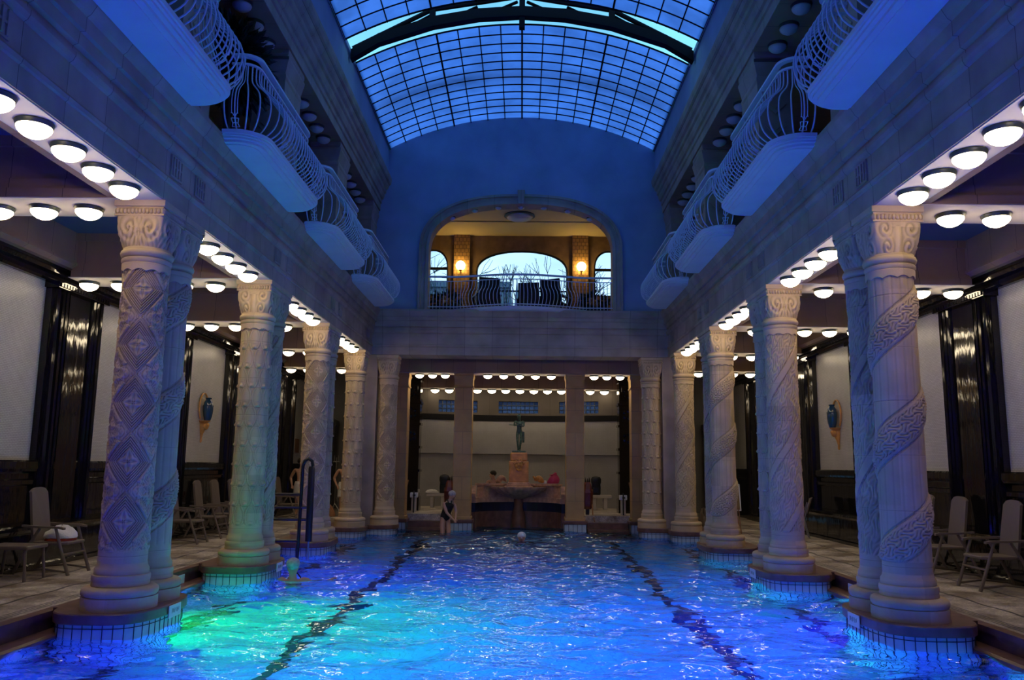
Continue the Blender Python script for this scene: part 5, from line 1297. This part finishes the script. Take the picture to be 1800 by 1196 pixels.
# ------------------------------------------------------------------ plants, balcony furniture, the view outside
def leaf_cloud(r, c, rad, n, size, droop=.3):
    m = MB()
    for _ in range(n):
        d = Vector(r.normal(size=3)); d.normalize(); p = Vector(c)+Vector((d.x*rad[0], d.y*rad[1], d.z*rad[2]))*r.uniform(.25, 1)**.6
        a = Vector((d.x, d.y, d.z-droop+r.normal()*.3)).normalized(); b = a.orthogonal().normalized(); b.rotate(Matrix.Rotation(r.uniform(0, 6.28), 3, a))
        s = size*r.uniform(.6, 1.3); nn = a.cross(b)*s*.08
        m.add([p, p+a*s*.5+b*s*.2+nn, p+a*s, p+a*s*.5-b*s*.2+nn], [(0, 1, 2), (0, 2, 3)])
    return m
def build_plants():
    r = np.random.default_rng(11)
    for x, y, z, hh, rad, lab in ((-4.3, 11.45, 5.62, 1.82, (.42, .80, .54), 'tall dark leafy plant on the left gallery behind the second balcony'), (4.75, 10.7, 5.62, 1.6, (.45, .7, .6), 'dark leafy plant on the right gallery behind the second balcony')):
        t = thing('potted_tree', lab, 'plant', (x, y, z))
        part('pot', MB().lathe([(.16, 0), (.22, .03), (.27, .4), (.29, .42), (.29, .46), (.25, .46), (.24, .38), (.01, .37)], seg=24), TERRA, t, True)
        st = MB()
        for i in range(5):
            a = i*1.26; st.tube([(0, 0, .37), (.08*math.cos(a), .1*math.sin(a), 1.0), (rad[0]*.6*math.cos(a), rad[1]*.6*math.sin(a), hh)], [.03, .02, .01], 6)
        part('stem', st, BARK, t)
        o = part('leaves', leaf_cloud(r, (0, 0, hh), rad, 2000, .22), LEAF, t); o['kind'] = 'stuff'
    for i, (x, lab) in enumerate(((-2.1, 'leafy plants in a dark planter left behind the end balcony railing'), (2.05, 'leafy plants in a dark planter right behind the end balcony railing'))):
        t = thing('planter', lab, 'plant', (x, 22.6, 5.6))
        part('planter_box', MB().bbox(-.42, .42, -.16, .16, 0, .36, .015), DKWOOD, t)
        o = part('leaves', leaf_cloud(r, (0, 0, .52), (.42, .18, .28), 420, .13), LEAF, t); o['kind'] = 'stuff'
    c = thing('armchair', 'x', 'chair', (0, 0, 0))
    part('seat', MB().bbox(-.30, .30, -.28, .28, .34, .46, .03), DKWOOD, c)
    part('backrest', MB().loft([[(x*.30, .25+.12*(z-.4)+d, z) for x, d in ((-1, 0), (1, 0), (1, .05), (-1, .05))] for z in (.40, .9, 1.08)]), DKWOOD, c)
    for s in (-1, 1):
        part('armrest', MB().bbox(s*.28, s*.36, -.28, .34, .58, .64, .015), DKWOOD, c)
        for y in (-.24, .28): part('leg', MB().box(s*.29, s*.34, y-.025, y+.025, 0, .6), DKWOOD, c)
    for i, (x, y, rz, lab) in enumerate(((-.95, 22.4, PI+.3, 'dark armchair behind the end balcony railing, left of the middle'), (.30, 23.0, PI-.2, 'dark armchair in the middle behind the end balcony railing'), (.98, 22.5, PI-.5, 'dark armchair behind the end balcony railing, right of the middle'))):
        if i == 0: c.location = (x, y, 5.6); c.rotation_euler.z = rz; c['label'] = lab; c['group'] = 'armchairs in the balcony room'
        else: dup(c, (x, y, 5.6), rz, lab, 'armchairs in the balcony room')
    # outside
    def bare_tree(x, y, h, lab, seed, spread=.36):
        q = np.random.default_rng(seed); m = MB()
        def grow(p, d, l, w, n):
            e = p+d*l; m.tube([p, p.lerp(e, .5)+Vector(q.normal(size=3))*l*.05, e], [w, w*.8, w*.6], 4)
            if n == 0: return
            for _ in range(3 if n > 1 else 4):
                d2 = (d+Vector(q.normal(size=3))*spread).normalized(); d2.z = abs(d2.z)*.8+.1; grow(e, d2.normalized(), l*.70, w*.62, n-1)
        grow(Vector((0, 0, 0)), Vector((0, 0, 1)), h*.36, h*.012, 5)
        o = solo('bare_tree', m, BARK, lab, 'tree'); o.location = (x, y, -3); return o
    bare_tree(.8, 49, 16.6, 'bare tree outside the arched window, right of the spire', 4)
    bare_tree(-4.2, 39, 14.9, 'bare tree outside the left small window', 6)
    bare_tree(4.4, 39, 14.6, 'bare tree outside the right small window', 8, .42)
    bd = thing('far_building', 'dim terraced building outside below the sky', 'building', (-4, 58, -3))
    part('wall', MB().box(-12, 3.2, 0, 5, 0, 17.3).box(4.2, 7, 0, 5, 0, 16.2).box(8, 16, 1, 5, 0, 17.0), BUILD, bd)
    part('parapet', MB().box(-12, 3.2, -.2, .1, 17.3, 17.7), BUILD, bd)
    for i in range(6): part('window', MB().box(-11+i*2.3, -9.8+i*2.3, -.05, .05, 14.9, 16.3), LABELW, bd)
    solo('spire', MB().lathe([(.5, 0), (.5, 13.6), (.30, 14.0), (.04, 17.6), (.01, 17.8)], (-.45, 66, -1), 8), BUILD, 'thin church spire outside the arched window', 'spire')
    solo('city_ground', MB().box(-60, 60, 31, 120, -3.8, -3.4), BUILD, 'dark ground outside far beyond the windows', 'ground')
build_plants()
